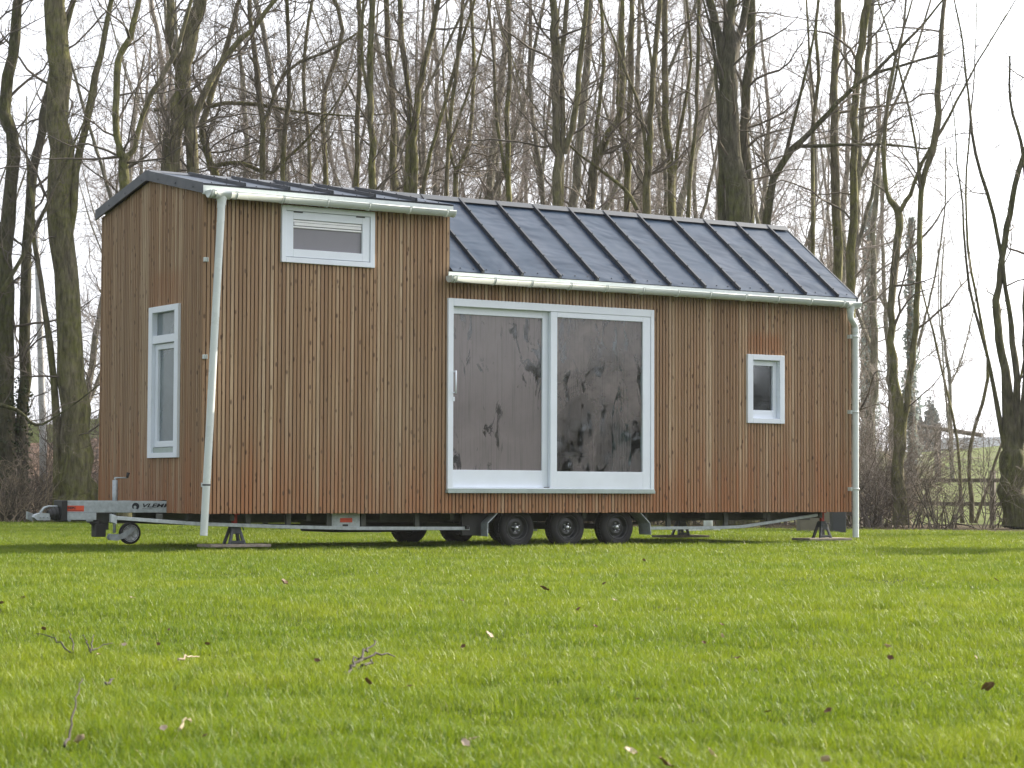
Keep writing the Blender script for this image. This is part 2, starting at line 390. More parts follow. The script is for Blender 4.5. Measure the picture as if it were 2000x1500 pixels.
# right end wall, back wall, cheek between the two roofs
mb = slats(3, .0, WY, lambda y: gable(y, True)-.03, ZB, [], LX)
backing(mb, 1, .1105, WY-.11, ZB+.01, 2.80, [], LX-.11, LX-.0225, 1)
mb.prism([(.1105, 2.80), (yr, 3.76), (WY-.11, 2.80)], 0, LX-.11, LX-.0225, 1)
mb.build('wall', [M['wood'], M['membrane']], house)
mb = slats(2, 0, LX, topf, ZB, [], WY); mb.box(.022, LX-.022, WY-.11, WY-.0225, ZB+.01, 2.8, 1); mb.box(.022, XS-.005, WY-.11, WY-.0225, 2.8, 3.52, 1)
mb.build('wall', [M['wood'], M['membrane']], house)
mb = MB(); mb.prism([(.0, 2.90), (.0, 3.54), (yr, 3.80), (WY, 3.54), (WY, 2.90), (yr, 3.82)][:5], 0, XS-.0035, XS+.02)
mb.build('dormer_cheek', M['anthr'], house)
# floor and inner lining
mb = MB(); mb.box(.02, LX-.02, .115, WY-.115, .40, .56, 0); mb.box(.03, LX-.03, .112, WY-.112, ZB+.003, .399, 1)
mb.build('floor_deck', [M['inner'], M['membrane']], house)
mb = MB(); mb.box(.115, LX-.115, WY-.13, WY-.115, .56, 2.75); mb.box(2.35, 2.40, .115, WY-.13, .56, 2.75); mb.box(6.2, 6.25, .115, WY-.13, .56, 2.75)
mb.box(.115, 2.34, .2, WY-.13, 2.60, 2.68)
mb.build('partition', M['inner'], house)

# ---- roofs
def roof_side(x0, x1, eave_z, sgn, seams, name, lab=None, eave_y=-.07, mat='roof'):
    """one pitch: sheet with seams, screws; sgn +1 front, -1 back"""
    def Y(y): return y if sgn > 0 else 2*yr-y
    mb = MB(); ey, ez = eave_y, eave_z
    sl = Vector((0, yr-ey, zr-ez)); ln = sl.length; u = sl/ln; nrm = Vector((0, -u.z, u.y))
    def P(x, t, h): q = Vector((x, ey, ez))+u*t+nrm*h; return (q.x, Y(q.y), q.z)
    def bar(xa, xb, t0, t1, h0, h1, mi):
        v = [P(x, t, h) for h in (h0, h1) for t in (t0, t1) for x in (xa, xb)]
        mb.raw(v, [(0, 2, 3, 1), (4, 5, 7, 6), (0, 1, 5, 4), (2, 6, 7, 3), (0, 4, 6, 2), (1, 3, 7, 5)], mi)
    # sheet, subdivided and a little buckled like real tin
    nx, nt_ = max(4, int((x1-x0)/.07)), 16
    vs = []; fs = []
    for i in range(nx+1):
        for j in range(nt_+1):
            x = x0+(x1-x0)*i/nx; t = ln*j/nt_
            b = .0028*math.sin(x*6.3+1.7*math.sin(t*2.1)+j*.3)*math.sin(t*3.3+x)
            if j in (0, nt_) or i in (0, nx): b = 0
            vs.append(P(x, t, b))
    for i in range(nx):
        for j in range(nt_): a = i*(nt_+1)+j; fs.append((a, a+nt_+1, a+nt_+2, a+1))
    mb.raw(vs, fs, 0, True)
    bar(x0, x1, 0, ln-.004, -.035, -.004, 1)
    for sx in seams:
        w0, w1, hh = (.010, .018, .036)
        v = [P(x, t, h) for t in (.0, ln-.03) for x, h in ((sx-w1, .001), (sx-w0, hh), (sx+w0, hh), (sx+w1, .001))]
        mb.raw(v, [(0, 1, 2, 3), (7, 6, 5, 4), (0, 4, 5, 1), (1, 5, 6, 2), (2, 6, 7, 3)], 1)
        for t in np.arange(.12, ln-.1, .30):
            mb.tube([P(sx, t, hh-.001), P(sx, t, hh+.009)], .008, 6, 1)
    for x in np.arange(x0+.12, x1-.05, .163):
        mb.tube([P(x, .07, .001), P(x, .07, .008)], .007, 6, 1)
    return mb.build(name, [M[mat], M['seam']], house)
us = [.413+.4915*k for k in range(5)]; ls = [3.203+.4940*k for k in range(11)]
roofU = roof_side(-.035, XS+.02, EU, 1, us, 'roof'); roofU['label'] = 'shallow dark metal roof pitch over the high left end'
roofL = roof_side(XS+.021, 8.445, EL_, 1, ls, 'roof'); roofL['label'] = 'steep dark metal roof pitch with eleven raised seams'
roof_side(-.035, XS+.02, EU, -1, us, 'roof'); roof_side(XS+.021, 8.445, EL_, -1, ls, 'roof')
mb = MB(); mb.prism([(yr-.13, zr-.022), (yr, zr+.020), (yr+.13, zr-.022), (yr, zr+.004)], 0, -.036, XS+.02)
mb.prism([(yr-.10, zr-.045), (yr-.04, zr+.012), (yr, zr+.020), (yr+.04, zr+.012), (yr+.10, zr-.045), (yr, zr+.004)], 0, XS+.02, 8.446)
mb.build('ridge_cap', M['anthr'], roofU)
# barge boards
mb = MB(); t = .104
mb.prism([(-.072, EU+.006), (yr, zr+.012), (yr, zr+.012-t), (-.072, EU+.006-t)], 0, -.056, -.036)
mb.prism([(yr, zr+.012), (2*yr+.072, EU+.006), (2*yr+.072, EU+.006-t), (yr, zr+.012-t)], 0, -.056, -.036)
for k in range(6):
    y = .12+.42*k
    if y < 2.5: mb.lathe((-.056, y, gable(y)-.055), 0, [(0, .010), (-.006, .008), (-.007, .001)], 8)
mb.build('barge_board', M['anthr'], roofU)
mb = MB(); t = .10
for a, b in ((-.072, yr), (2*yr+.072, yr)):
    mb.prism([(a, EL_+.004), (b, zr+.010), (b, zr+.010-t*1.2), (a, EL_+.004-t)], 0, 8.446, 8.464)
mb.build('barge_board', M['anthr'], roofL)
# fascias
mb = MB(); mb.box(-.034, 2.835, -.066, -.046, 3.492, 3.590); mb.box(-.034, 2.835, -.0455, 0.10, 3.532, 3.55); mb.build('fascia', M['pvc'], roofU, .002)
mb = MB(); mb.box(XS-.03, 8.44, -.066, -.046, 2.800, 2.892); mb.box(XS+.01, 8.44, -.0455, .10, 2.842, 2.86); mb.build('fascia', M['pvc'], roofL, .002)
# gutters
def gutter(x0, x1, yc, zc, r, clips, outlet, par):
    mb = MB(); n = 12
    outer = [(yc-r*math.cos(math.pi*k/n), zc-r*math.sin(math.pi*k/n)) for k in range(n+1)]
    inner = [(yc+(r-.005)*math.cos(math.pi*k/n), zc-(r-.005)*math.sin(math.pi*k/n)) for k in range(n+1)]
    poly = outer+inner
    mb.prism(poly, 0, x0+.012, x1-.012, 0, True)
    mb.tube([(x0+.012, yc-r, zc), (x1-.012, yc-r, zc)], .005, 6)
    for a, b in ((x0, x0+.012), (x1-.012, x1)):
        mb.prism([(yc-(r+.004)*math.cos(math.pi*k/n), zc-(r+.004)*math.sin(math.pi*k/n)) for k in range(n+1)]+[(yc+r, zc+.008), (yc-r, zc+.008)], 0, a, b)
    g = mb.build('gutter', M['pvc'], par)
    for c in clips:
        b = MB(); o2 = [(yc-(r+.007)*math.cos(math.pi*k/n), zc-(r+.007)*math.sin(math.pi*k/n)) for k in range(n+1)]
        i2 = [(yc+(r+.001)*math.cos(math.pi*k/n), zc-(r+.001)*math.sin(math.pi*k/n)) for k in range(n+1)]
        b.prism(o2+i2, 0, c-.013, c+.013, 0, True); b.box(c-.013, c+.013, yc-r-.009, yc-r+.004, zc-.004, zc+.010)
        b.build('gutter_clip', M['pvc'], g)
    o0, o1 = outlet; b = MB()
    prof = [(yc-(r+.010)*math.cos(math.pi*k/n), zc-(r+.010)*math.sin(math.pi*k/n)) for k in range(n+1)]
    inn = [(yc+(r+.002)*math.cos(math.pi*k/n), zc-(r+.002)*math.sin(math.pi*k/n)) for k in range(n+1)]
    b.prism(prof+inn, 0, o0, o1, 0, True)
    m_ = (o0+o1)/2
    b.lathe((m_, yc, zc-r-.006), 2, [(.03, .055), (0.0, .052), (-.03, .044), (-.06, .044)], 20)
    b.build('gutter_outlet', M['pvc'], g)
    return g
gU = gutter(-.01, 2.80, -.130, 3.516, .060, [.02, .272, .789, 1.296, 1.775, 2.252, 2.70], (.055, .215), house); gU['label'] = 'short upper white gutter'
gL = gutter(2.745, 8.415, -.132, 2.836, .060, [2.80, 3.284, 3.751, 4.254, 4.729, 5.232, 5.713, 6.165, 6.674, 7.157, 7.651, 8.151], (8.205, 8.37), house); gL['label'] = 'long lower white gutter'
# downpipes
mb = MB(); mb.tube([(.133, -.130, 3.40), (.128, -.130, 3.25), (.085, -.122, 2.3), (.04, -.112, 1.2), (-.005, -.10, .162)], [.038]*5, 20, cap=False)
mb.tube([(.1328, -.130, 3.398), (.128, -.130, 3.25), (.085, -.122, 2.3), (.04, -.112, 1.2), (-.0048, -.10, .163)], [.034]*5, 20, cap=False)
mb.tube([(.133, -.130, 3.44), (.1305, -.130, 3.36)], .041, 20, cap=False)
d = mb.build('downpipe', M['pvc'], house); d['label'] = 'left white downpipe hanging loose and slanting away from the wall'
mb = MB(); mb.tube([(.017, -.104, .66), (.017, -.104, .645)], .0405, 20); mb.tube([(.02, -.10, .65), (.035, -.02, .655), (.03, 0, .66)], .004, 6); mb.build('pipe_tie', M['black'], d)
for z in (2.856, 1.902, .652):
    b = MB(); b.box(.005, .048, -.035, -.003, z-.022, z+.022); b.box(.012, .020, -.045, -.035, z-.02, z+.02); b.box(.033, .041, -.045, -.035, z-.02, z+.02); b.build('pipe_bracket', M['pvc'], house, .003)
pts = [(8.288, -.132, 2.75), (8.288, -.131, 2.70), (8.293, -.125, 2.665), (8.32, -.11, 2.64), (8.385, -.085, 2.595), (8.412, -.075, 2.57), (8.418, -.07, 2.535), (8.416, -.07, 1.5), (8.412, -.07, .075)]
mb = MB(); mb.tube(pts, .037, 18, cap=False)
mb.tube([(8.418, -.07, 2.54), (8.418, -.07, 2.49)], .041, 18, cap=False); mb.tube([(8.288, -.132, 2.76), (8.288, -.131, 2.715)], .041, 18, cap=False)
d = mb.build('downpipe', M['pvc'], house); d['label'] = 'right white downpipe with a swan neck'
for z in (2.442, 1.549, .642):
    b = MB(); b.tube([(8.416, -.07, z-.012), (8.416, -.07, z+.012)], .0415, 18); b.box(8.35, 8.385, -.06, -.003, z-.022, z+.022); b.build('pipe_bracket', M['pvc'], d)

# ---- windows
def PB(mb, pl, a0, a1, d0, d1, z0, z1, mi=0):
    if pl == 'L': mb.box(a0, a1, d0, d1, z0, z1, mi)
    else: mb.box(d0, d1, a0, a1, z0, z1, mi)
def frame(mb, pl, a0, a1, z0, z1, l, r, b, t, d0, d1, mi=0):
    PB(mb, pl, a0, a0+l, d0, d1, z0, z1, mi); PB(mb, pl, a1-r, a1, d0, d1, z0, z1, mi)
    PB(mb, pl, a0+l, a1-r, d0, d1, z0, z0+b, mi); PB(mb, pl, a0+l, a1-r, d0, d1, z1-t, z1, mi)
def pane(pl, a0, a1, z0, z1, d, mat, par, name='pane'):
    mb = MB(); PB(mb, pl, a0, a1, d, d+.006, z0, z1); return mb.build(name, mat, par)
# sliding door
a0, a1, z0, z1 = DOOR
sd_ = MB(); frame(sd_, 'L', a0, a1, z0, z1, .065, .045, .022, .080, -.030, .105)
sdo = sd_.build('sliding_door', M['white'], house, .003)
lf = MB(); frame(lf, 'L', a0+.066, 4.150, z0+.023, z1-.081, .028, .120, .185, .075, .030, .075)
l1 = lf.build('door_leaf', M['white'], sdo, .003); l1['label'] = 'left leaf set back, heavily misted'
rf = MB(); frame(rf, 'L', 4.102, a1-.046, z0+.023, z1-.081, .085, .105, .178, .058, -.022, .026)
l2 = rf.build('door_leaf', M['white'], sdo, .003); l2['label'] = 'right leaf in front, streaky mist'
pane('L', a0+.094, 4.030, z0+.208, z1-.156, .050, M['fogA'], sdo, 'pane'); pane('L', 4.187, a1-.151, z0+.201, z1-.139, .000, M['fogB'], sdo, 'pane')
mb = MB(); mb.box(a0-.008, a1+.002, -.050, .02, z0-.036, z0-.003); mb.box(a0-.002, a1, -.040, -.0305, z0-.0025, z0+.012); mb.build('sill', M['sill'], sdo, .003)
mb = MB(); mb.tube([(2.872, -.075, 1.86), (2.872, -.075, 1.62)], .009, 10); mb.tube([(2.872, -.075, 1.85), (2.872, .03, 1.85)], .006, 8); mb.tube([(2.872, -.075, 1.63), (2.872, .03, 1.63)], .006, 8)
mb.box(2.862, 2.882, -.036, -.030, 1.54, 1.585); mb.build('handle', M['white'], sdo)
mb = MB(); mb.box(4.05, 4.10, .0, .03, z0+.0225, z0+.03); mb.build('bumper', M['black'], sdo)
# small right window
a0, a1, z0, z1 = SW
mb = MB(); frame(mb, 'L', a0, a1, z0, z1, .078, .070, .055, .062, -.030, .105); wo = mb.build('window', M['white'], house, .003); wo['label'] = 'small upright window near the right end'
mb = MB(); frame(mb, 'L', a0+.080, a1-.072, z0+.057, z1-.064, .035, .055, .095, .060, .028, .075); s = mb.build('sash', M['white'], wo, .003)
pane('L', a0+.114, a1-.126, z0+.150, z1-.122, .055, M['clearA'], s)
# upper window
a0, a1, z0, z1 = UW
mb = MB(); frame(mb, 'L', a0, a1, z0, z1, .050, .052, .052, .052, -.030, .105); wo = mb.build('window', M['white'], house, .003); wo['label'] = 'wide low window high under the upper gutter'
mb = MB(); frame(mb, 'L', a0+.053, a1-.055, z0+.058, z1-.056, .080, .086, .080, .078, -.018, .040); s = mb.build('sash', M['white'], wo, .003)
pane('L', a0+.132, a1-.140, z0+.136, z1-.132, .010, M['fogC'], s)
mb = MB(); mb.box(.998, 1.768, -.009, .006, 3.262, 3.292); mb.box(.986, 1.776, -.007, .006, 3.238, 3.254); mb.box(.990, 1.772, -.006, .006, 3.296, 3.316); b_ = mb.build('blind', M['screen'], wo, .002); b_['label'] = 'rolled up white blind'
for x in (.985, 1.70):
    mb = MB(); mb.box(x, x+.10, -.026, -.0185, 3.388, 3.402); mb.build('hinge', M['anthr'], wo)
# end window
a0, a1, z0, z1 = EW
mb = MB(); frame(mb, 'E', a0, a1, z0, z1, .092, .090, .050, .062, -.030, .105); PB(mb, 'E', a0+.092, a1-.090, -.024, .10, 2.085, 2.165)
wo = mb.build('window', M['white'], house, .003); wo['label'] = 'tall narrow window in the end wall'
pane('E', a0+.085, a1-.085, 2.160, 2.402, .03, M['skysheen'], wo)
mb = MB(); frame(mb, 'E', a0+.094, a1-.092, 1.035, 2.080, .030, .068, .060, .055, .010, .060); s = mb.build('sash', M['white'], wo, .003)
pane('E', a0+.120, a1-.155, 1.09, 2.03, .035, M['skysheen'], s)
mb = MB(); PB(mb, 'E', a0+.094, a1-.092, -.004, .05, z0+.052, 1.030); mb.build('vent_panel', M['sill'], wo)
# curtain and chair seen through the right leaf
mb = MB(); vs = []; fs = []
for k in range(41):
    x = 5.10+.24*k/40; y = .22+.025*math.sin(k*1.1); vs += [(x, y, .60), (x, y, 2.5), (x, y+.008, .60), (x, y+.008, 2.5)]
for k in range(40): a = 4*k; fs += [(a, a+4, a+5, a+1), (a+2, a+3, a+7, a+6)]
tag(MB().raw(vs, fs, 0, True).build('curtain', M['curtain']), 'dull green curtain hanging inside the right edge of the sliding door', 'curtain')
ch = thing('chair', (4.60, .42, .56), 'dark wooden chair standing inside behind the right pane of the sliding door', 'chair')
def seg(mb, a, b, r=.018): mb.tube([a, b], r, 8)
cx, cy, cz = 4.60, .42, .56
for sx in (-.20, .20):
    mb = MB(); seg(mb, (cx+sx, cy-.19, cz), (cx+sx, cy-.19, cz+.43)); mb.build('leg', M['chairw'], ch)
    mb = MB(); seg(mb, (cx+sx, cy+.20, cz), (cx+sx, cy+.20, cz+.44)); mb.build('leg', M['chairw'], ch)
mb = MB(); mb.box(cx-.23, cx+.23, cy-.22, cy+.22, cz+.43, cz+.465); mb.build('seat', M['chairw'], ch, .008)
mb = MB(); seg(mb, (cx-.20, cy+.21, cz+.465), (cx-.20, cy+.26, cz+.78)); seg(mb, (cx+.20, cy+.21, cz+.465), (cx+.20, cy+.26, cz+.78))
mb.box(cx-.22, cx+.22, cy+.245, cy+.275, cz+.70, cz+.80)
for k in range(4): seg(mb, (cx-.10+.066*k, cy+.215, cz+.46), (cx-.10+.066*k, cy+.255, cz+.71), .008)
mb.build('backrest', M['chairw'], ch)
mb = MB(); seg(mb, (cx-.20, cy-.19, cz+.17), (cx+.20, cy-.19, cz+.17), .011); seg(mb, (cx-.20, cy-.19, cz+.10), (cx-.20, cy+.20, cz+.10), .011); seg(mb, (cx+.20, cy-.19, cz+.10), (cx+.20, cy+.20, cz+.10), .011); mb.build('stretcher', M['chairw'], ch)

# ---- trailer
def beam(mb, a, b, w_, z0, z1, mi=0):
    a = Vector((a[0], a[1])); b = Vector((b[0], b[1])); d = (b-a).normalized(); n = Vector((-d.y, d.x))*w_/2
    v = [(*(p+s*n), z) for z in (z0, z1) for p in (a, b) for s in (1, -1)]
    mb.raw(v, [(0, 2, 3, 1), (4, 5, 7, 6), (0, 1, 5, 4), (2, 6, 7, 3), (0, 4, 6, 2), (1, 3, 7, 5)], mi)
chas = MB()
for y in (.62, 1.93): chas.box(.14, 8.28, y-.035, y+.035, .27, .371)
for x in np.arange(.4, 8.2, .85): chas.box(x, x+.05, .16, 2.39, .30, .366)
chs = chas.build('chassis', M['galv_shade'], house, .003)
# drawbar: two beams meeting in front of the end wall
nb = Vector((-.895, 1.215)); ne = Vector((.30, .74))
mb = MB(); beam(mb, nb, ne, .06, .373, .491)
db = mb.build('drawbar', M['galv'], house, .004); db['label'] = 'near galvanised drawbar beam with lettering and an orange label'
mb = MB(); beam(mb, (-.895, 1.335), (.30, 1.81), .06, .373, .491); mb.build('drawbar', M['galv'], house, .004)
dd = (ne-nb).normalized(); nn = Vector((dd.y, -dd.x))          # nn points towards the lawn
def onbeam(s, z, h=.0312): q = nb+dd*s+nn*h; return Vector((q.x, q.y, z))
def decal(s0, s1, z0, z1, mat, name, h=.0312):
    q = MB(); pts = [onbeam(s0, z0, h), onbeam(s1, z0, h), onbeam(s1, z1, h), onbeam(s0, z1, h)]; pts2 = [onbeam(s0, z0, h+.0015), onbeam(s1, z0, h+.0015), onbeam(s1, z1, h+.0015), onbeam(s0, z1, h+.0015)]
    q.raw([tuple(p) for p in pts+pts2], [(0, 1, 2, 3), (7, 6, 5, 4), (0, 4, 5, 1), (1, 5, 6, 2), (2, 6, 7, 3), (3, 7, 4, 0)]); return q.build(name, mat, db)
def lettering(txt, s, z, size, mat, name, h=.033, shear=0.0, sx=1.0, bold=.0):
    cu = bpy.data.curves.new(name, 'FONT'); cu.body = txt; cu.size = size; cu.shear = shear; cu.extrude = .0008; cu.offset = bold
    tmp = bpy.data.objects.new('tmp', cu); C.objects.link(tmp); dg = bpy.context.evaluated_depsgraph_get()
    me = bpy.data.meshes.new_from_object(tmp.evaluated_get(dg)); bpy.data.objects.remove(tmp)
    base = onbeam(s, z, h)
    for v in me.vertices:
        x, y, zz = v.co.x*sx, v.co.y, v.co.z
        q = base+Vector((dd.x, dd.y, 0))*x+Vector((0, 0, 1))*y+Vector((nn.x, nn.y, 0))*zz
        v.co = q
    me.materials.clear(); me.materials.append(mat); me.update()
    o = bpy.data.objects.new(name, me); C.objects.link(o); o.parent = db; return o
decal(.012, .178, .385, .442, M['label'], 'sticker'); 
lettering('HEPC', .020, .408, .034, M['ink'], 'lettering', .0345, 0, .95, .0012)
decal(.022, .165, .392, .3955, M['ink'], 'sticker', .0328)
beamlen = (Vector((-.03, .86))-nb).length
s_end = ( -.03-nb.x)/dd.x
lettering('VLEMMIX', s_end-.190, .428, .052, M['ink'], 'lettering', .0325, .3, 1.75, .0014)
lettering('TRAILERS', s_end-.185, .408, .016, M['galv_shade'], 'lettering', .0325, 0, 1.6)
# round emblem with a swooping notch
q = MB(); cs, cz_ = s_end-.245, .437; ring = []
for k in range(25): a = R(-62+k*290/24); ring.append((cs+.036*math.cos(a), cz_+.036*math.sin(a)))
inn_ = [(cs-.006+.014*math.cos(R(-62+k*290/24)), cz_-.008+.014*math.sin(R(-62+k*290/24))) for k in range(24, -1, -1)]
lo_ = [tuple(onbeam(a, b, .0315)) for a, b in ring+inn_]; hi_ = [tuple(onbeam(a, b, .0330)) for a, b in ring+inn_]
N = len(ring); fs = []
for k in range(N-1): a, b, c, e = k, k+1, 2*N-2-k, 2*N-1-k; fs += [(a, b, c, e), (2*N+e, 2*N+c, 2*N+b, 2*N+a)]
q.raw(lo_+hi_, fs); q.build('emblem', M['ink'], db)
# shelf bracket under the front of the beam, overrun boot and coupling
mb = MB(); beam(mb, nb+dd*.0+nn*.0, nb+dd*.30, .085, .300, .3715); beam(mb, nb+dd*.02, nb+dd*.05, .07, .285, .2995); beam(mb, nb+dd*.20, nb+dd*.27, .07, .285, .2995)
mb.build('brake_housing', M['galv'], house, .003)
mb = MB(); mb.box(-.955, -.896, 1.165, 1.385, .285, .495); mb.tube([(-.955, 1.275, .365), (-.985, 1.275, .360), (-.99, 1.275, .360), (-1.02, 1.275, .355), (-1.025, 1.275, .355), (-1.055, 1.275, .350)], [.072, .072, .060, .060, .048, .048], 18)
mb.build('overrun_boot', M['black'], house, .006)
mb = MB(); mb.prism([(-1.05, .300), (-1.18, .300), (-1.215, .325), (-1.20, .350), (-1.14, .368), (-1.05, .36)], 1, 1.235, 1.315)
mb.tube([(-1.14, 1.275, .368), (-1.10, 1.275, .42), (-1.05, 1.275, .435), (-.96, 1.275, .432)], [.014, .013, .010, .012], 10)
for x in (-1.15, -1.115, -1.075): mb.lathe((x, 1.232, .325), 1, [(0, .010), (-.010, .008), (-.011, .001)], 8)
mb.build('coupling', M['galv'], house, .006)
# brake gear hanging under the drawbar
mb = MB(); mb.box(-.64, -.40, 1.16, 1.30, .27, .37); mb.box(-.55, -.45, 1.18, 1.28, .20, .27); mb.build('brake_linkage', M['galv_shade'], house, .006)
mb = MB(); mb.tube([(-.66, 1.15, .29), (-.60, 1.14, .27), (-.58, 1.13, .15)], [.03, .05, .045], 12); mb.box(-.63, -.52, 1.08, 1.2, .13, .26); mb.build('jockey_clamp', M['black'], house, .01)
# jockey wheel
jw = MB(); jx, jy = -.433, 1.075
jw.tube([(jx, jy, .37), (jx, jy, .70)], .026, 14); jw.tube([(jx, jy, .17), (jx, jy, .37)], .016, 12)
jwo = jw.build('jockey_wheel', M['galv'], house)
mb = MB(); mb.tube([(jx, jy, .70), (jx, jy, .722)], .012, 8); mb.tube([(jx-.005, jy, .722), (jx+.10, jy-.07, .722)], .007, 8); jc = mb.build('crank', M['galv'], jwo)
mb = MB(); mb.tube([(jx+.10, jy-.07, .722), (jx+.11, jy-.075, .775)], [.013, .017], 8); mb.build('crank_grip', M['black'], jc)
mb = MB(); mb.prism([(jx-.07, .125), (jx-.05, .160), (jx+.05, .155), (jx+.20, .225), (jx+.21, .205), (jx+.10, .12), (jx+.02, .095), (jx-.05, .10)], 1, jy-.035, jy-.030)
mb.prism([(jx-.07, .125), (jx-.05, .160), (jx+.05, .155), (jx+.20, .225), (jx+.21, .205), (jx+.10, .12), (jx+.02, .095), (jx-.05, .10)], 1, jy+.030, jy+.035)
mb.box(jx-.05, jx+.03, jy-.03, jy+.03, .12, .15); mb.build('wheel_fork', M['galv'], jwo, .002)
wc = (jx+.165, jy, .165)
mb = MB(); mb.lathe(wc, 1, [(-.025, .075), (-.029, .095), (-.022, .110), (.022, .110), (.029, .095), (.025, .075)], 28); jt = mb.build('tyre', M['rubber'], jwo)
mb = MB(); mb.lathe(wc, 1, [(-.026, .090), (-.028, .082), (-.024, .078), (-.012, .074), (-.010, .030), (-.026, .028), (-.028, .010), (-.028, .001)], 28)
for k in range(9):
    a = 2*math.pi*k/9; mb.tube([(wc[0]+.028*math.cos(a), wc[1]-.022, wc[2]+.028*math.sin(a)), (wc[0]+.08*math.cos(a), wc[1]-.022, wc[2]+.08*math.sin(a))], .005, 6)
mb.build('rim', M['alloy'], jwo)
# truss under the long side
def bar3(mb, pts, h, y0, y1, mi=0):
    for (x0, z0_), (x1, z1_) in zip(pts, pts[1:]):
        v = [(x, y, z) for y in (y0, y1) for (x, z) in ((x0, z0_-h), (x0, z0_), (x1, z1_), (x1, z1_-h))]
        mb.raw(v, [(0, 1, 2, 3), (7, 6, 5, 4), (0, 4, 5, 1), (1, 5, 6, 2), (2, 6, 7, 3), (3, 7, 4, 0)], mi)
for yy in (.15, 2.36):
    mb = MB(); bar3(mb, [(-.86, .372), (-.80, .350)], .08, yy, yy+.04); mb.build('truss_foot', M['galv'], house, .003)
    mb = MB(); bar3(mb, [(-.80, .350), (0.0, .292), (.9, .258), (1.75, .235), (3.19, .225)], .036, yy, yy+.04)
    mb.build('truss_rail', M['galv'] if yy < 1 else M['galv_shade'], house, .003)
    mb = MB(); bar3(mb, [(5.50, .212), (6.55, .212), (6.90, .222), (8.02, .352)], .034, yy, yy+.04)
    mb.build('truss_rail', M['galv'] if yy < 1 else M['galv_shade'], house, .003)
    for x, zt in ((-.38, .318), (.57, .27), (1.02, .255), (1.48, .24), (1.88, .235), (2.52, .232), (5.80, .212), (6.62, .214), (7.25, .255)):
        b = MB(); b.box(x, x+.055, yy+.003, yy+.037, zt-.02, .3715); b.build('truss_post', M['galv_shade'], house, .002)
mb = MB(); mb.box(1.545, 1.87, .165, .172, .232, .3715); pl_ = mb.build('tail_plate', M['galv'], house)
mb = MB(); mb.box(1.64, 1.78, .1615, .1645, .278, .322); mb.build('sticker', M['label'], pl_)
mb = MB(); mb.box(1.67, 1.73, .1600, .1645, .238, .258); mb.build('slot', M['black'], pl_)
# black tank amidships and panel before the wheels
mb = MB(); mb.box(1.98, 3.05, .9, 1.7, .16, .2695); mb.build('water_tank', M['black'], house, .02)
mb = MB(); mb.box(3.10, 3.42, .16, .20, .13, .3715); mb.box(3.13, 3.17, .12, .159, .20, .24); mb.build('stowage_panel', M['black'], house, .006)
# mudguards
def strip(pts, y0, y1, th=.006):
    mb = MB()
    for (x0, z0_), (x1, z1_) in zip(pts, pts[1:]):
        d = Vector((x1-x0, z1_-z0_)).normalized(); n = Vector((-d.y, d.x))*th
        v = [(x, y, z) for y in (y0, y1) for (x, z) in ((x0, z0_), (x1, z1_), (x1+n.x, z1_+n.y), (x0+n.x, z0_+n.y))]
        mb.raw(v, [(0, 1, 2, 3), (7, 6, 5, 4), (0, 4, 5, 1), (1, 5, 6, 2), (2, 6, 7, 3), (3, 7, 4, 0)])
    return mb
for yy in (.03, 2.30):
    strip([(3.345, .125), (3.345, .262), (3.47, .3705)], yy, yy+.22, .008).build('mudguard', M['galv'], house)
    strip([(5.335, .3705), (5.47, .250), (5.485, .125)], yy, yy+.22, .008).build('mudguard', M['galv'], house)
# wheels
RW = .222
def wheel(x, near):
    s = 1 if near else -1; yf = .085 if near else WY-.085; c = (x, yf, .212)
    e = thing('wheel', c, '', ''); del e['label']; del e['category']; e.parent = house
    P = lambda l: [(s*o_, r_) for o_, r_ in l]
    mb = MB(); mb.lathe(c, 1, P([(.020, .130), (.004, .142), (-.004, .165), (.002, .195), (.014, .212), (.030, .220), (.050, RW), (.125, RW), (.150, .214), (.168, .195), (.172, .16), (.160, .130)]), 40)
    for k in range(40):                                        # tread blocks
        a = 2*math.pi*k/40; ca, sa = math.cos(a), math.sin(a)
        for o0, o1 in ((.036, .070), (.078, .108)):
            y0, y1 = yf+s*o0, yf+s*o1; t_ = (-sa*.012, ca*.012); r0, r1 = RW-.002, RW+.005
            v = [(x+ca*r_+q*t_[0], y_, .212+sa*r_+q*t_[1]) for r_ in (r0, r1) for y_ in (y0, y1) for q in (-1, 1)]
            mb.raw(v, [(0, 2, 3, 1), (4, 5, 7, 6), (0, 1, 5, 4), (2, 6, 7, 3), (0, 4, 6, 2), (1, 3, 7, 5)])
    mb.build('tyre', M['rubber'], e)
    mb = MB(); mb.lathe(c, 1, P([(.022, .131), (.012, .137), (.010, .128), (.018, .122), (.050, .116), (.058, .108), (.046, .085), (.040, .055), (.050, .046), (.050, .001)]), 36)
    for k in range(12):
        a = 2*math.pi*k/12+.2; mb.lathe((x+.098*math.cos(a), yf+s*.055, .212+.098*math.sin(a)), 1, [(-s*.004, .007), (-s*.0045, .001)], 8)
    rm = mb.build('rim', M['rim'], e)
    mb = MB()
    mb.lathe(c, 1, P([(.050, .024), (.018, .024), (.010, .019), (.008, .001)]), 16)
    for k in range(5):
        a = 2*math.pi*k/5+.5+x; mb.lathe((x+.043*math.cos(a), yf, .212+.043*math.sin(a)), 1, P([(.052, .008), (.028, .008), (.024, .005), (.024, .001)]), 8)
    mb.build('hub_and_nuts', M['chrome'], e)
for x in (3.755, 4.415, 5.075): wheel(x, True)
for x in (3.755, 4.415, 5.075): wheel(x, False)
mb = MB()
for x in (3.755, 4.415, 5.075): mb.box(x-.035, x+.035, .26, 2.29, .185, .245)
mb.build('axle', M['galv_shade'], house)

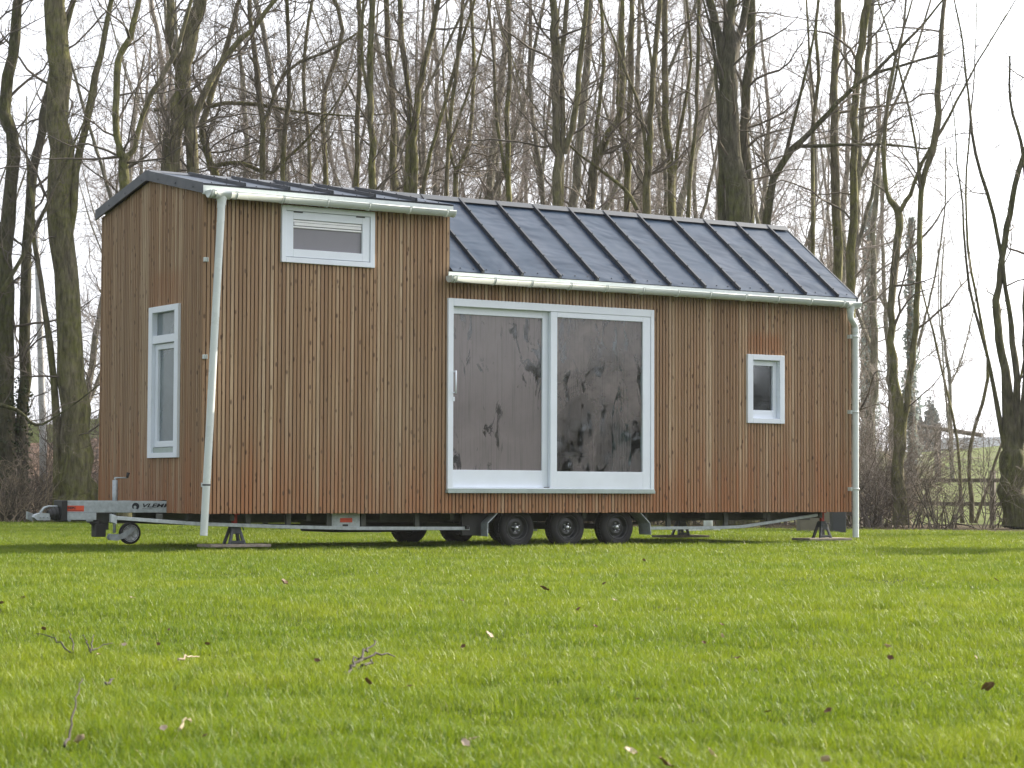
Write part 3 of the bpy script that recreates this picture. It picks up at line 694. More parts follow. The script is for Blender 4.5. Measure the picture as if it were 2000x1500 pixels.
# ---- axle stands on boards
def jack_stand(x, y, lab, lab2, zt=.3695, board=True, z0=.035):
    if board:
        mb = MB(); mb.box(x-.33, x+.33, y-.16, y+.16, z0, z0+.028); b = mb.build('ground_board', M['plank'], None, .004); tag(b, lab2, 'board', 'boards under the jack stands')
        z0 += .0285
    r = thing('jack_stand', (x, y, z0), lab, 'jack stand', 'jack stands holding up the tiny house')
    h = .185
    for sx, sy in ((-1, -1), (1, -1), (-1, 1), (1, 1)):
        mb = MB(); a, b_ = Vector((x+sx*.080, y+sy*.065, z0)), Vector((x+sx*.028, y+sy*.024, z0+h))
        mb.raw([tuple(p) for p in (a+Vector((-.014, -.014, 0)), a+Vector((.014, -.014, 0)), a+Vector((.014, .014, 0)), a+Vector((-.014, .014, 0)), b_+Vector((-.014, -.014, 0)), b_+Vector((.014, -.014, 0)), b_+Vector((.014, .014, 0)), b_+Vector((-.014, .014, 0)))],
               [(3, 2, 1, 0), (4, 5, 6, 7), (0, 1, 5, 4), (1, 2, 6, 5), (2, 3, 7, 6), (3, 0, 4, 7)]); mb.build('leg', M['stand'], r, .002)
    mb = MB(); mb.box(x-.075, x+.075, y-.077, y-.071, z0+.005, z0+.035); mb.box(x-.042, x+.042, y-.052, y-.046, z0+.10, z0+.16)
    mb.box(x-.040, x+.040, y-.036, y+.036, z0+h-.06, z0+h+.012); mb.build('yoke', M['stand'], r, .003)
    mb = MB(); mb.box(x-.022, x+.022, y-.020, y+.020, z0+h+.0125, zt-.012); mb.box(x-.045, x+.045, y-.03, y+.03, zt-.012, zt); mb.build('ratchet_bar', M['red'], r, .003)
    mb = MB(); mb.tube([(x+.03, y-.046, z0+h-.02), (x+.06, y-.06, z0+h-.01), (x+.075, y-.06, z0+h-.05)], .006, 6); mb.build('handle', M['stand'], r)
jack_stand(.487, .24, 'grey jack stand with red post on a board near the loose left downpipe', 'thin weathered board under the jack stand by the left downpipe', z0=.040)
jack_stand(8.16, .24, 'grey jack stand with red post under the right front corner of the house', 'dark board in the grass under the right front jack stand')
jack_stand(7.6, 2.25, 'dark jack stand seen under the floor on the far side of the house', 'board under the far side jack stand')
# things on the ground behind the right end
x, y = gxy(1592, 34.0)
mb = MB(); mb.box(-.26, .26, -.2, .2, 0, .34); o = mb.build('concrete_block', M['concrete'], None, .015); o.location = (x, y, 0); o.rotation_euler.z = R(-33)
tag(o, 'pale concrete block on the grass seen beneath the right end of the house', 'concrete block')
x, y = gxy(1636, 33.0)
mb = MB(); mb.box(-.10, .10, -.15, .15, 0, .36); mb.box(-.105, .105, -.155, .155, .36, .375); o = mb.build('storage_bin', M['anthr'], None, .01); o.location = (x, y, 0); o.rotation_euler.z = R(-33)
tag(o, 'blue grey bin standing in the grass behind the right front jack stand', 'bin')
x, y = gxy(1383, 33.5)
mb = MB(); mb.tube([(x, y, 0), (x, y, .33)], .07, 14); mb.box(x-.6, x+.2, y-.05, y+.05, .0, .035); o = mb.build('pipe_stub', M['pvc'])
tag(o, 'short white plastic pipe standing behind the house seen under the floor', 'pipe')

# ================================================================ ground
def sheet(name, pts, z, mat):
    me = bpy.data.meshes.new(name); me.from_pydata([(x, y, z) for x, y in pts], [], [tuple(range(len(pts)))]); me.materials.append(mat)
    o = bpy.data.objects.new(name, me); C.objects.link(o); return struct(o)
def relief(x, y):
    x = np.asarray(x, float); y = np.asarray(y, float)
    a = np.sin(x*1.9+1.2*np.sin(y*1.1))*np.sin(y*2.3+1.5*np.sin(x*.9)); b = np.sin(x*4.3+y*1.7+np.sin(y*3.1))*np.sin(y*5.1-x*1.3); c = np.sin(x*.6+.7)*np.sin(y*.75+x*.2)
    e = np.clip((-.8-y)/2.5, 0, 1)*np.clip((y+30)/4, 0, 1)*np.clip((x+30)/6, 0, 1)*np.clip((40-x)/6, 0, 1)
    return (.013*a+.007*b+.018*c)*e
gx = [-900, -200, -60]+list(np.arange(-30, 40.01, .35))+[70, 250, 900]; gy = [-900, -200, -60]+list(np.arange(-30, .5, .30))+[20, 60, 250, 900]
GX, GY = np.meshgrid(gx, gy, indexing='ij'); GZ = relief(GX, GY); ny = len(gy)
gv = [(float(a), float(b), float(c)) for a, b, c in zip(GX.ravel(), GY.ravel(), GZ.ravel())]
gf = [(i*ny+j, (i+1)*ny+j, (i+1)*ny+j+1, i*ny+j+1) for i in range(len(gx)-1) for j in range(ny-1)]
struct(MB().raw(gv, gf, 0, True).build('ground', M['soil']))
# the tree line runs from a left behind the house to a right of it
def line_pt(u, D): return np.array(gxy(u, D))
TL = [(-900, 47), (-300, 46), (20, 45), (420, 43.5), (800, 42), (1200, 40), (1640, 38.5), (1980, 37.5), (2600, 38), (3600, 42)]
near = [gxy(u, D-3.2) for u, D in TL]; far_ = [gxy(u, D+34) for u, D in TL]
mb = MB(); vs = []; fs = []
for k in range(len(TL)-1):
    for q in range(12):
        f0 = k+q/12; i = int(f0); fr_ = f0-i
        u = TL[i][0]*(1-fr_)+TL[i+1][0]*fr_; D = TL[i][1]*(1-fr_)+TL[i+1][1]*fr_
        vs.append((*gxy(u, D-3.4+random.uniform(-.25, .25)), .004)); vs.append((*gxy(u, D+34), .004))
for k in range(len(vs)//2-1): fs.append((2*k, 2*k+2, 2*k+3, 2*k+1))
struct(mb.raw(vs, fs).build('forest_floor', M['litter']))
# meadow on the right beyond the tree line, rising to a dyke
vs = []; fs = []
prof = [(41.5, .02), (60, .05), (78, .45), (100, 1.5), (125, 2.9), (133, 3.2), (140, 3.15), (175, .3)]
us_ = list(range(1450, 3201, 70))
for u in us_:
    for D, z in prof: vs.append((*gxy(u, D), z+.25*math.sin(u*.013+D*.05)*(z > .3)))
n = len(prof)
for i in range(len(us_)-1):
    for j in range(n-1): a = i*n+j; fs.append((a, a+n, a+n+1, a+1))
struct(MB().raw(vs, fs, 0, True).build('meadow', M['meadow']))
# brown bank on the far left
vs = []; fs = []
prof = [(52, .01, 0), (56, .7, 0), (60, 1.9, 0), (62.5, 2.15, 1), (66, 2.6, 1), (72, 2.7, 1), (90, .1, 1)]
us_ = list(range(-500, 421, 60))
for u in us_:
    for D, z, m_ in prof: vs.append((*gxy(u, D), z*(1+.05*math.sin(u*.02+D))))
n = len(prof); b_ = MB(); b_.raw(vs, [], 0)
for i in range(len(us_)-1):
    for j in range(n-1):
        a = i*n+j; b_.f.append((a, a+n, a+n+1, a+1)); b_.mi.append(prof[j+1][2]); b_.sm.append(True)
struct(b_.build('embankment', [M['reed'], M['meadow']]))

# ---------------------------------------------------------------- grass
def grass():
    def field(n, d0, d1, ang0, ang1, hmul=1.0, expo=.7):
        u = rng.random(n); D = (d0**expo+u*(d1**expo-d0**expo))**(1/expo); a = ang0+(ang1-ang0)*rng.random(n)
        return D, a
    parts = []
    parts.append((1500000, 4.0, 44.0, -16.5, 16.5, .70)); parts.append((90000, 4.0, 44.0, 16.5, 40, .70)); parts.append((90000, 4.0, 44.0, -40, -16.5, .70)); parts.append((30000, 1.2, 4.0, -40, 40, 1.5))
    Ds = []; As = []
    for n, d0, d1, a0, a1, ex in parts:
        D, a = field(n, d0, d1, R(a0), R(a1), expo=ex); Ds.append(D); As.append(a)
    D = np.concatenate(Ds); a = np.concatenate(As); yw = yaw-a
    x = CAM[0]+D*np.cos(yw); y = CAM[1]+D*np.sin(yw)
    # keep off the forest floor
    e0 = np.array(near[2]); 
    uu = np.tan(a)*FPX+1000; Dl = np.interp(uu, [t_[0] for t_ in TL], [t_[1] for t_ in TL])-3.2
    keep = D*np.cos(a)/np.cos(a) < Dl+rng.normal(0, .35, len(D))
    x, y, D = x[keep], y[keep], D[keep]; n = len(x)
    def nz(fx, fy, s): return np.sin(x*fx*s+1.3*np.sin(y*fy*s*.7))*np.sin(y*fy*s+1.7*np.sin(x*fx*s*.6+2))
    tuft = .5+.22*nz(1.1, .9, 1.0)+.30*nz(3.7, 4.3, 1.1)+.34*nz(13, 11, 1.0)+.22*nz(29, 31, 1.0)
    h = (.018+.022*rng.random(n))*(.40+1.05*np.clip(tuft, 0, 1.4)); h *= np.where(rng.random(n) < .02, 1.5, 1.0)
    # trodden thin under the house
    under = (x > -.1) & (x < 8.5) & (y > .25) & (y < 2.4); h = np.where(under, h*.7, h)
    wd = .00075*(1+D/8.5)*(.7+.6*rng.random(n)); az = rng.random(n)*2*np.pi
    lean = h*(.15+.75*rng.random(n)); la = rng.random(n)*2*np.pi*1.0
    dx, dy = np.cos(az)*wd, np.sin(az)*wd; lx, ly = np.cos(la)*lean, np.sin(la)*lean
    v = np.zeros((n, 5, 3)); z0 = -.004
    v[:, 0] = np.stack([x-dx, y-dy, np.full(n, z0)], 1); v[:, 1] = np.stack([x+dx, y+dy, np.full(n, z0)], 1)
    v[:, 2] = np.stack([x-dx*.8+lx*.32, y-dy*.8+ly*.32, h*.60], 1); v[:, 3] = np.stack([x+dx*.8+lx*.32, y+dy*.8+ly*.32, h*.60], 1)
    v[:, 4] = np.stack([x+lx, y+ly, h], 1)
    v[:, :, 2] += relief(x, y)[:, None]
    base = (np.arange(n)*5)[:, None]
    tri = np.concatenate([base+np.array([[0, 1, 3]]), base+np.array([[0, 3, 2]]), base+np.array([[2, 3, 4]])], 1).reshape(-1, 3)
    me = bpy.data.meshes.new('grass'); me.vertices.add(n*5); me.vertices.foreach_set('co', v.reshape(-1))
    me.loops.add(tri.size); me.loops.foreach_set('vertex_index', tri.reshape(-1).astype(np.int32)); me.polygons.add(len(tri))
    me.polygons.foreach_set('loop_start', np.arange(0, tri.size, 3, dtype=np.int32)); me.polygons.foreach_set('loop_total', np.full(len(tri), 3, dtype=np.int32))
    me.polygons.foreach_set('use_smooth', np.ones(len(tri), dtype=bool))
    at_ = me.attributes.new('rnd', 'FLOAT', 'POINT'); at_.data.foreach_set('value', np.repeat(rng.random(n), 5).astype(np.float32))
    me.materials.append(M['grass']); me.update(calc_edges=True)
    o = bpy.data.objects.new('grass', me); C.objects.link(o); o['kind'] = 'stuff'; o['label'] = 'short bright green lawn grass'; o['category'] = 'grass'
grass()

# ================================================================ trees
class TB:
    """fast tube / leaf collector"""
    def __init__(s): s.V = []; s.F = []; s.n = 0; s.L = []
    def tube(s, P, rad, n):
        P = np.asarray(P, float); k = len(P); T = np.gradient(P, axis=0); T /= np.linalg.norm(T, axis=1)[:, None]+1e-9
        ref = np.array([.13, .21, 1.0]) if abs(T[0, 2]) < .75 else np.array([1.0, .31, .12])
        A = np.cross(T, ref); A /= np.linalg.norm(A, axis=1)[:, None]+1e-9; B = np.cross(T, A)
        a = np.arange(n)*2*np.pi/n
        r = np.asarray(rad)[:, None, None] if np.ndim(rad) == 1 else np.asarray(rad)[:, :, None]
        ring = P[:, None, :]+r*(np.cos(a)[None, :, None]*A[:, None, :]+np.sin(a)[None, :, None]*B[:, None, :])
        s.V.append(ring.reshape(-1, 3)); i = np.arange(k-1)[:, None]*n+np.arange(n)[None, :]; j = np.arange(k-1)[:, None]*n+(np.arange(n)[None, :]+1) % n
        s.F.append((np.stack([i, j, j+n, i+n], -1).reshape(-1, 4)+s.n)); s.n += k*n
    def leaves(s, Pts, size, flat=0.0):
        Pts = np.asarray(Pts); m = len(Pts); d = rng.normal(size=(m, 3)); d /= np.linalg.norm(d, axis=1)[:, None]; e = rng.normal(size=(m, 3)); e = np.cross(d, e); e /= np.linalg.norm(e, axis=1)[:, None]
        sz = size*(.6+.8*rng.random(m))[:, None]
        q = np.stack([Pts-d*sz, Pts-e*sz*.6, Pts+d*sz, Pts+e*sz*.6], 1); s.V.append(q.reshape(-1, 3)); s.F.append(np.arange(m*4).reshape(-1, 4)+s.n); s.n += 4*m
    def build(s, name, mat, parent=None, smooth=True, leaf=False):
        V = np.concatenate(s.V); F = np.concatenate(s.F); me = bpy.data.meshes.new(name)
        me.vertices.add(len(V)); me.vertices.foreach_set('co', V.reshape(-1)); me.loops.add(F.size); me.loops.foreach_set('vertex_index', F.reshape(-1).astype(np.int32))
        me.polygons.add(len(F)); me.polygons.foreach_set('loop_start', np.arange(0, F.size, 4, dtype=np.int32)); me.polygons.foreach_set('loop_total', np.full(len(F), 4, dtype=np.int32))
        me.polygons.foreach_set('use_smooth', np.full(len(F), smooth))
        if leaf: at_ = me.attributes.new('rnd', 'FLOAT', 'POINT'); at_.data.foreach_set('value', np.repeat(rng.random(len(V)//4), 4).astype(np.float32))
        me.materials.append(mat); me.update(calc_edges=True)
        o = bpy.data.objects.new(name, me); C.objects.link(o)
        if parent: o.parent = parent; o.matrix_parent_inverse = parent.matrix_world.inverted()
        return o
def unit(v): return v/(np.linalg.norm(v)+1e-9)
def wander(p, d, Ln, n, curl, up):
    P = [p]; st = Ln/n
    for k in range(n):
        d = unit(d+rng.normal(0, curl, 3)+np.array([0, 0, up])); p = p+d*st; P.append(p)
    return np.array(P)
def grow(tb, p, d, Ln, r, lev, dens=1.0, up=.05, curl=.16):
    n = max(3, int(Ln/(.22 if lev < 2 else .16))); n = min(n, 12)
    P = wander(p, d, Ln, n, curl, up); rad = np.linspace(r, max(r*.25, .0022), n+1)
    tb.tube(P, rad, 5 if lev == 0 else (4 if lev == 1 else 3))
    if lev >= 3: return
    cnt = int(dens*Ln*(3.4, 5.0, 5.5)[lev]+rng.random())
    for _ in range(cnt):
        f = .12+.86*rng.random(); i = f*n; k = int(i); q = P[k]+(P[min(k+1, n)]-P[k])*(i-k); t = unit(P[min(k+1, n)]-P[max(k-1, 0)])
        s = rng.normal(size=3); s = unit(s-t*s.dot(t)); an = R(rng.uniform(28, 65)); dd_ = unit(t*math.cos(an)+s*math.sin(an)+np.array([0, 0, .08]))
        grow(tb, q, dd_, Ln*rng.uniform(.25, .55)*(1-.35*f), max(rad[k]*.5, .0030), lev+1, dens, up, curl)
def catmull(P, W, sub):
    P = np.asarray(P, float); W = np.asarray(W, float); out = []; ow_ = []
    Q = np.vstack([2*P[0]-P[1], P, 2*P[-1]-P[-2]])
    for i in range(1, len(Q)-2):
        for k in range(sub):
            t = k/sub; a, b, c, d = Q[i-1], Q[i], Q[i+1], Q[i+2]
            out.append(.5*((2*b)+(-a+c)*t+(2*a-5*b+4*c-d)*t*t+(-a+3*b-3*c+d)*t**3)); ow_.append(W[i-1]*(1-t)+W[i]*t)
    out.append(P[-1]); ow_.append(W[-1]); return np.array(out), np.array(ow_)
def stem3d(px, D, ext=0.0, base=True, dD=0.0):
    """px: (u, v, width px) of a stem from low to high; returns a 3D path and radii"""
    P = []; W = []
    for k, (u, v, wd) in enumerate(px):
        DD = D+dD*k/max(1, len(px)-1); P.append(at(u, v, DD)); W.append(wd*.46/FPX*DD)
    P = np.array(P); W = np.array(W)
    if base and P[0, 2] > .15:
        g = P[0]+(P[0]-P[1])*min(.5, .0)+0; g = np.array([P[0, 0], P[0, 1], -.05]); P = np.vstack([g, P]); W = np.concatenate([[W[0]*1.25], W])
    if ext > 0:
        d = unit(P[-1]-P[-2]); p = P[-1]; w_ = W[-1]
        for k in range(4):
            d = unit(d+rng.normal(0, .10, 3)+np.array([0, 0, .12])); p = p+d*ext/4; w_ *= .72; P = np.vstack([P, p]); W = np.append(W, w_)
    return P, W
def make_tree(name, stems, lab, group, mat='bark', tmat='twig', dens=1.0, zmin=1.2, blen=2.3, ivy=0, droop=0.0, loose=None, origin=None):
    """stems: list of (path, radii)"""
    o0 = stems[0][0][0] if origin is None else origin
    root = thing(name, (float(o0[0]), float(o0[1]), 0.0), lab, 'tree', group)
    tb = TB(); cb = TB()
    for P, W in stems:
        seglen = np.linalg.norm(np.diff(P, axis=0), axis=1).sum(); Q, w_ = catmull(P, W, max(3, int(seglen/len(P)/.28)))
        Q[1:-1] += rng.normal(0, .016, (len(Q)-2, 3))*np.clip(w_[1:-1, None]*14, .3, 1.6)
        ns = 12 if w_[0] > .12 else 8
        rr = w_[:, None]*(1+.07*np.sin(np.arange(ns)*2*np.pi/ns*3+Q[:, 2:3]*1.3+rng.random()*6)+rng.normal(0, .055, (len(Q), ns)))
        if Q[0, 2] < .1: rr[:2] *= 1.12
        tb.tube(Q, rr, ns)
        ln = np.linalg.norm(np.diff(Q, axis=0), axis=1); tot = ln.sum(); cnt = int(tot*2.3*dens)
        for _ in range(cnt):
            k = int(rng.random()*(len(Q)-2))+1
            if Q[k, 2] < zmin: continue
            t = unit(Q[k+1]-Q[k-1]) if k+1 < len(Q) else unit(Q[k]-Q[k-1]); s = rng.normal(size=3); s = unit(s-t*s.dot(t))
            an = R(rng.uniform(30, 75)); d = unit(t*math.cos(an)+s*math.sin(an)); Ln = blen*rng.uniform(.35, 1.1)*(1-.25*k/len(Q))
            grow(cb, Q[k]+s*w_[k]*.6, d, Ln, min(w_[k]*.42, .030)*rng.uniform(.45, 1.0), 1 if rng.random() < .8 else 0, dens, .05-droop, .23)
    if loose:
        for P, W in loose: 
            Q, w_ = catmull(P, W, 4); cb.tube(Q, w_, 6)
            for k in range(2, len(Q), 1):
                if rng.random() < .75: t = unit(Q[k]-Q[k-1]); s = rng.normal(size=3); s = unit(s-t*s.dot(t)); grow(cb, Q[k], unit(t*.8+s*.7), rng.uniform(.4, 1.4), max(w_[k]*.4, .004), 1, dens, .05, .17)
    tb.build('trunk', M[mat], root)
    if cb.n: cb.build('crown', M[tmat], root)
    if ivy:
        lb = TB(); pts = []
        for P, W in stems:
            Q, w_ = catmull(P, W, 8)
            for q, r_ in zip(Q, w_):
                if q[2] < ivy:
                    m = int(90*(1-.5*q[2]/ivy)); a = rng.random(m)*2*np.pi; rr = r_*(1.0+.45*np.abs(rng.normal(0, .6, m)))
                    pts.append(np.stack([q[0]+np.cos(a)*rr, q[1]+np.sin(a)*rr, q[2]+rng.uniform(-.2, .2, m)], 1))
        lb.leaves(np.concatenate(pts), .035); lb.build('ivy', M['ivy'], root, False, True)
    return root
G = 'tall bare trees behind the tiny house'
def T(lab, D, *stems, **kw):
    st = []; ext = kw.pop('ext', 3.0); dD = kw.pop('dD', 0.0)
    for i, s in enumerate(stems): st.append(stem3d(s, D, ext, base=(i == 0 or s[0][1] > 900), dD=dD*(1 if i % 2 else -1)*.6))
    make_tree('bare_tree', st, lab, G, **kw)
T('dark leaning trunk with ivy at the very left edge of the photo', 42, [(15, 1012, 62), (12, 900, 48), (8, 700, 36), (12, 500, 32), (24, 300, 26), (10, 190, 24), (28, 70, 22), (42, -20, 19)],
  [(34, 1010, 34), (46, 800, 24), (52, 620, 22), (58, 420, 20), (76, 290, 19), (92, 196, 17), (115, 100, 14), (150, -20, 11)], mat='barkd', ivy=2.6, dens=.9)
T('thick mossy trunk with roots flaring between the white pole and the house', 40.5, [(153, 1005, 96), (150, 930, 72), (143, 800, 60), (132, 600, 52), (120, 400, 49), (114, 240, 47), (112, 100, 45), (108, -30, 42)],
  [(126, 560, 16), (150, 340, 17), (172, 220, 16), (195, 110, 13), (222, -10, 10)], [(108, 980, 22), (112, 820, 17), (88, 600, 12), (66, 470, 9)], mat='bark', dens=.95, ivy=0)
T('trunk that forks like a tuning fork just left of the roof ridge', 38, [(246, 700, 24), (243, 370, 21), (243, 310, 22), (231, 280, 14), (228, 215, 14), (231, 120, 14), (252, 75, 13), (275, -10, 11)],
  [(246, 312, 13), (262, 288, 11), (278, 225, 11), (310, 160, 11), (345, 100, 10), (365, 30, 8)], dens=.8)
T('broad greenish trunk rising behind the roof ridge at the gable', 41, [(330, 700, 44), (331, 330, 38), (345, 235, 35), (362, 130, 32), (385, 20, 30), (398, -60, 28)],
  [(365, 285, 18), (395, 190, 15), (440, 110, 13), (490, 60, 11), (545, -10, 9)], [(376, 700, 30), (375, 330, 26), (368, 200, 22), (338, 100, 18), (330, -10, 16)], dens=1.1)
T('crooked tree with low spreading limbs above the upper roof', 44, [(430, 800, 20), (428, 400, 16), (405, 300, 15), (395, 240, 14), (440, 100, 12), (470, -10, 10)],
  [(405, 330, 10), (470, 318, 9), (530, 335, 8), (600, 270, 6)], [(300, 215, 8), (380, 212, 10), (470, 200, 9), (560, 215, 7)], dens=1.5, droop=.04)
T('slim tree with two narrow stems behind the upper window', 43, [(512, 800, 15), (515, 340, 13), (508, 200, 12), (490, 60, 10), (485, -20, 9)], [(555, 800, 12), (552, 330, 10), (565, 170, 9), (560, -20, 8)], [(512, 250, 7), (560, 140, 7), (640, 100, 6)], dens=1.5)
T('thin crooked tree left of the straight poles above the upper gutter', 46, [(636, 800, 13), (638, 370, 11), (632, 200, 10), (668, 60, 9), (640, -30, 8)], [(600, 800, 9), (604, 330, 8), (592, 150, 8), (612, -20, 7)], dens=1.4)
T('straight thin dark pole tree over the right part of the upper roof', 43, [(698, 800, 13), (697, 365, 11), (700, 190, 10), (702, -30, 10)], dens=1.1)
T('straight mossy trunk next to the thin dark pole tree', 41, [(729, 800, 19), (728, 370, 16), (724, 240, 14), (722, 120, 13), (733, -30, 12)], [(722, 200, 7), (706, 100, 6), (712, -20, 5)], dens=1.0)
T('double trunked tree sweeping right above the step in the roof', 42, [(806, 800, 20), (806, 370, 17), (812, 230, 16), (828, 130, 13), (858, -10, 11)], [(797, 700, 14), (796, 370, 12), (800, 200, 10), (785, 80, 12), (780, -20, 11)],
  [(826, 380, 9), (842, 300, 8), (870, 200, 8), (900, 90, 7), (930, -10, 6)], dens=1.2)
T('greenish trunk leaning left above the end of the upper gutter', 44, [(770, 800, 17), (769, 370, 15), (768, 200, 13), (758, 80, 12), (752, -30, 11)], dens=1.1)
T('narrow forked tree just right of the roof step', 42, [(873, 800, 12), (873, 385, 10), (878, 250, 9), (894, 120, 8), (905, -20, 7)], [(874, 300, 7), (900, 220, 6), (940, 100, 5), (960, -10, 4)], dens=1.2)
T('v shaped small tree low above the steep roof left part', 43, [(890, 800, 13), (889, 380, 11), (895, 330, 10), (915, 280, 9), (925, 150, 8), (920, -10, 7)], [(893, 340, 7), (878, 290, 6), (868, 180, 5)], dens=1.3)
T('slender pale trunk in the middle of the wood above the ridge', 41, [(994, 800, 15), (992, 390, 12), (990, 250, 11), (996, 120, 9), (993, -30, 8)], [(990, 350, 7), (972, 250, 7), (965, 120, 6), (950, -20, 5)], dens=1.2)
T('prominent mossy trunk with a v fork near the photo top centre', 38.5, [(1094, 800, 26), (1092, 400, 22), (1087, 250, 18), (1086, 120, 19), (1086, 60, 19), (1074, -20, 15)],
  [(1096, 400, 12), (1100, 250, 11), (1098, 110, 11), (1110, -20, 10)], [(1103, 300, 12), (1120, 230, 13), (1130, 150, 12), (1147, -20, 10)], dens=.9)
T('short thick trunk with a slanting right limb right of the prominent v fork', 41, [(1158, 800, 23), (1157, 405, 21), (1162, 320, 19), (1192, 260, 17), (1213, 215, 14), (1216, 60, 9), (1215, -20, 8)], [(1158, 330, 10), (1165, 240, 9), (1178, 130, 8), (1172, -10, 7)], dens=1.2)
T('straight mid trunk between the slanting limb tree and the forked pair', 42, [(1226, 800, 16), (1225, 408, 14), (1228, 250, 13), (1234, 120, 12), (1236, -30, 11)], [(1222, 320, 7), (1206, 200, 6), (1212, 60, 6)], dens=1.1)
T('dark trunk with a crossing limb low over the ridge', 40, [(1262, 800, 20), (1262, 412, 17), (1268, 300, 14), (1276, 150, 12), (1292, -20, 11)], [(1245, 410, 9), (1220, 370, 8), (1170, 330, 7), (1130, 300, 5)], [(1264, 330, 8), (1250, 220, 7), (1215, 120, 6)], dens=1.3)
T('upright brown trunk left of the biggest trunk above the steep roof', 41, [(1316, 800, 21), (1315, 420, 18), (1306, 300, 15), (1299, 180, 14), (1300, -30, 13)], [(1315, 360, 7), (1330, 240, 8), (1350, 120, 6), (1340, -10, 6)], dens=1.1)
T('thin wavy tree close by the left of the biggest trunk', 39, [(1342, 800, 12), (1343, 418, 10), (1358, 250, 8), (1362, 130, 8), (1366, -20, 7)], dens=1.1)
T('biggest dark trunk dividing into three heavy limbs above the roof right part', 38, [(1440, 800, 62), (1440, 425, 54), (1430, 300, 44), (1424, 200, 40), (1424, 105, 40), (1428, 40, 22), (1432, -30, 20)],
  [(1418, 120, 22), (1398, 55, 20), (1380, -20, 17)], [(1432, 110, 18), (1450, 50, 16), (1462, -20, 15)], [(1408, 800, 20), (1408, 425, 18), (1408, 300, 14), (1400, 160, 8)], mat='barkd', dens=.8)
T('straight dark trunk grown against the biggest trunk on its right side', 39.5, [(1462, 800, 28), (1462, 425, 24), (1455, 250, 20), (1464, 100, 19), (1468, -30, 18)], mat='barkd', dens=.8)
T('leaning tree whose long branch rises to the upper right across the sky', 39, [(1490, 800, 20), (1503, 430, 18), (1522, 330, 15), (1565, 275, 13), (1620, 220, 11), (1665, 172, 9), (1720, 140, 7), (1830, 110, 5)], [(1555, 285, 9), (1640, 283, 7), (1720, 282, 6), (1800, 290, 4)],
  [(1532, 315, 9), (1562, 190, 7), (1590, 70, 5)], [(1698, 152, 8), (1760, 90, 7), (1800, 50, 5), (1850, -10, 4)], mat='barkd', dens=.9, ext=.5)
T('thin straight tree between the leaning tree and the two smooth trunks', 42, [(1587, 900, 10), (1588, 480, 9), (1588, 250, 8), (1600, 150, 8), (1594, 60, 7), (1600, -20, 6)], [(1592, 200, 5), (1580, 100, 5), (1575, -10, 4)], dens=1.0)
T('left one of two smooth grey green trunks behind the right roof end', 40, [(1637, 900, 21), (1635, 560, 20), (1633, 300, 18), (1632, 150, 17), (1640, -30, 15)], dens=.9, blen=2.8)
T('right one of two smooth grey green trunks, bending at the top', 39.5, [(1662, 900, 20), (1662, 560, 19), (1668, 330, 17), (1670, 200, 16), (1682, 90, 17), (1697, -20, 17)], dens=.9, blen=2.8)
T('trunk on the right lawn edge splitting low into two long wishbone stems', 38, [(1760, 1025, 30), (1757, 900, 26), (1756, 815, 26), (1744, 700, 15), (1741, 600, 15), (1752, 470, 16), (1753, 412, 17), (1732, 375, 9), (1726, 290, 9), (1738, 180, 8), (1758, 80, 5)],
  [(1765, 820, 15), (1778, 740, 13), (1788, 640, 13), (1795, 500, 12), (1800, 370, 12), (1828, 260, 15), (1834, 150, 13), (1843, 20, 9)], [(1758, 412, 10), (1776, 380, 9), (1800, 320, 8), (1826, 275, 7)],
  [(1800, 380, 6), (1790, 290, 5), (1760, 150, 5)], dens=.55, blen=2.4, zmin=1.8)
T('thick pollard trunk with ragged stems at the right edge of the photo', 37.5, [(1992, 1032, 66), (1982, 960, 56), (1978, 895, 56), (1978, 850, 30), (1962, 720, 18), (1948, 640, 17), (1948, 560, 14), (1960, 480, 13), (1972, 420, 12), (1990, 330, 11), (2030, 200, 9)],
  [(1990, 880, 22), (1985, 740, 15), (1975, 640, 12), (1965, 560, 9), (1940, 420, 8), (1905, 300, 7), (1890, 180, 5), (1880, 80, 4)], [(2005, 860, 26), (2008, 700, 20), (2004, 600, 16), (2010, 450, 14)], [(1968, 900, 14), (1930, 700, 7), (1892, 560, 6), (1880, 400, 4)], mat='barkd', dens=.55, zmin=1.4)
T('small tree with thin rising stems between the wishbone tree and the pollard', 39, [(1898, 1022, 10), (1895, 880, 8), (1930, 740, 7), (1915, 620, 6), (1890, 480, 5), (1888, 330, 4), (1900, 180, 3)], [(1880, 1022, 8), (1870, 860, 6), (1835, 700, 5), (1800, 560, 3)], [(1905, 1022, 7), (1945, 900, 6), (1985, 780, 5), (2010, 640, 4)], dens=.7, zmin=.8, blen=1.4)
T('tree out of the left with a low branch over the drawbar', 39.5, [(-60, 1012, 40), (-55, 800, 34), (-60, 500, 30), (-50, 200, 24), (-40, -20, 20)], [(-50, 620, 14), (10, 560, 10), (60, 470, 8), (100, 380, 6)], [(-55, 780, 12), (30, 800, 8), (70, 830, 6), (110, 812, 4)], dens=1.0, mat='barkd')

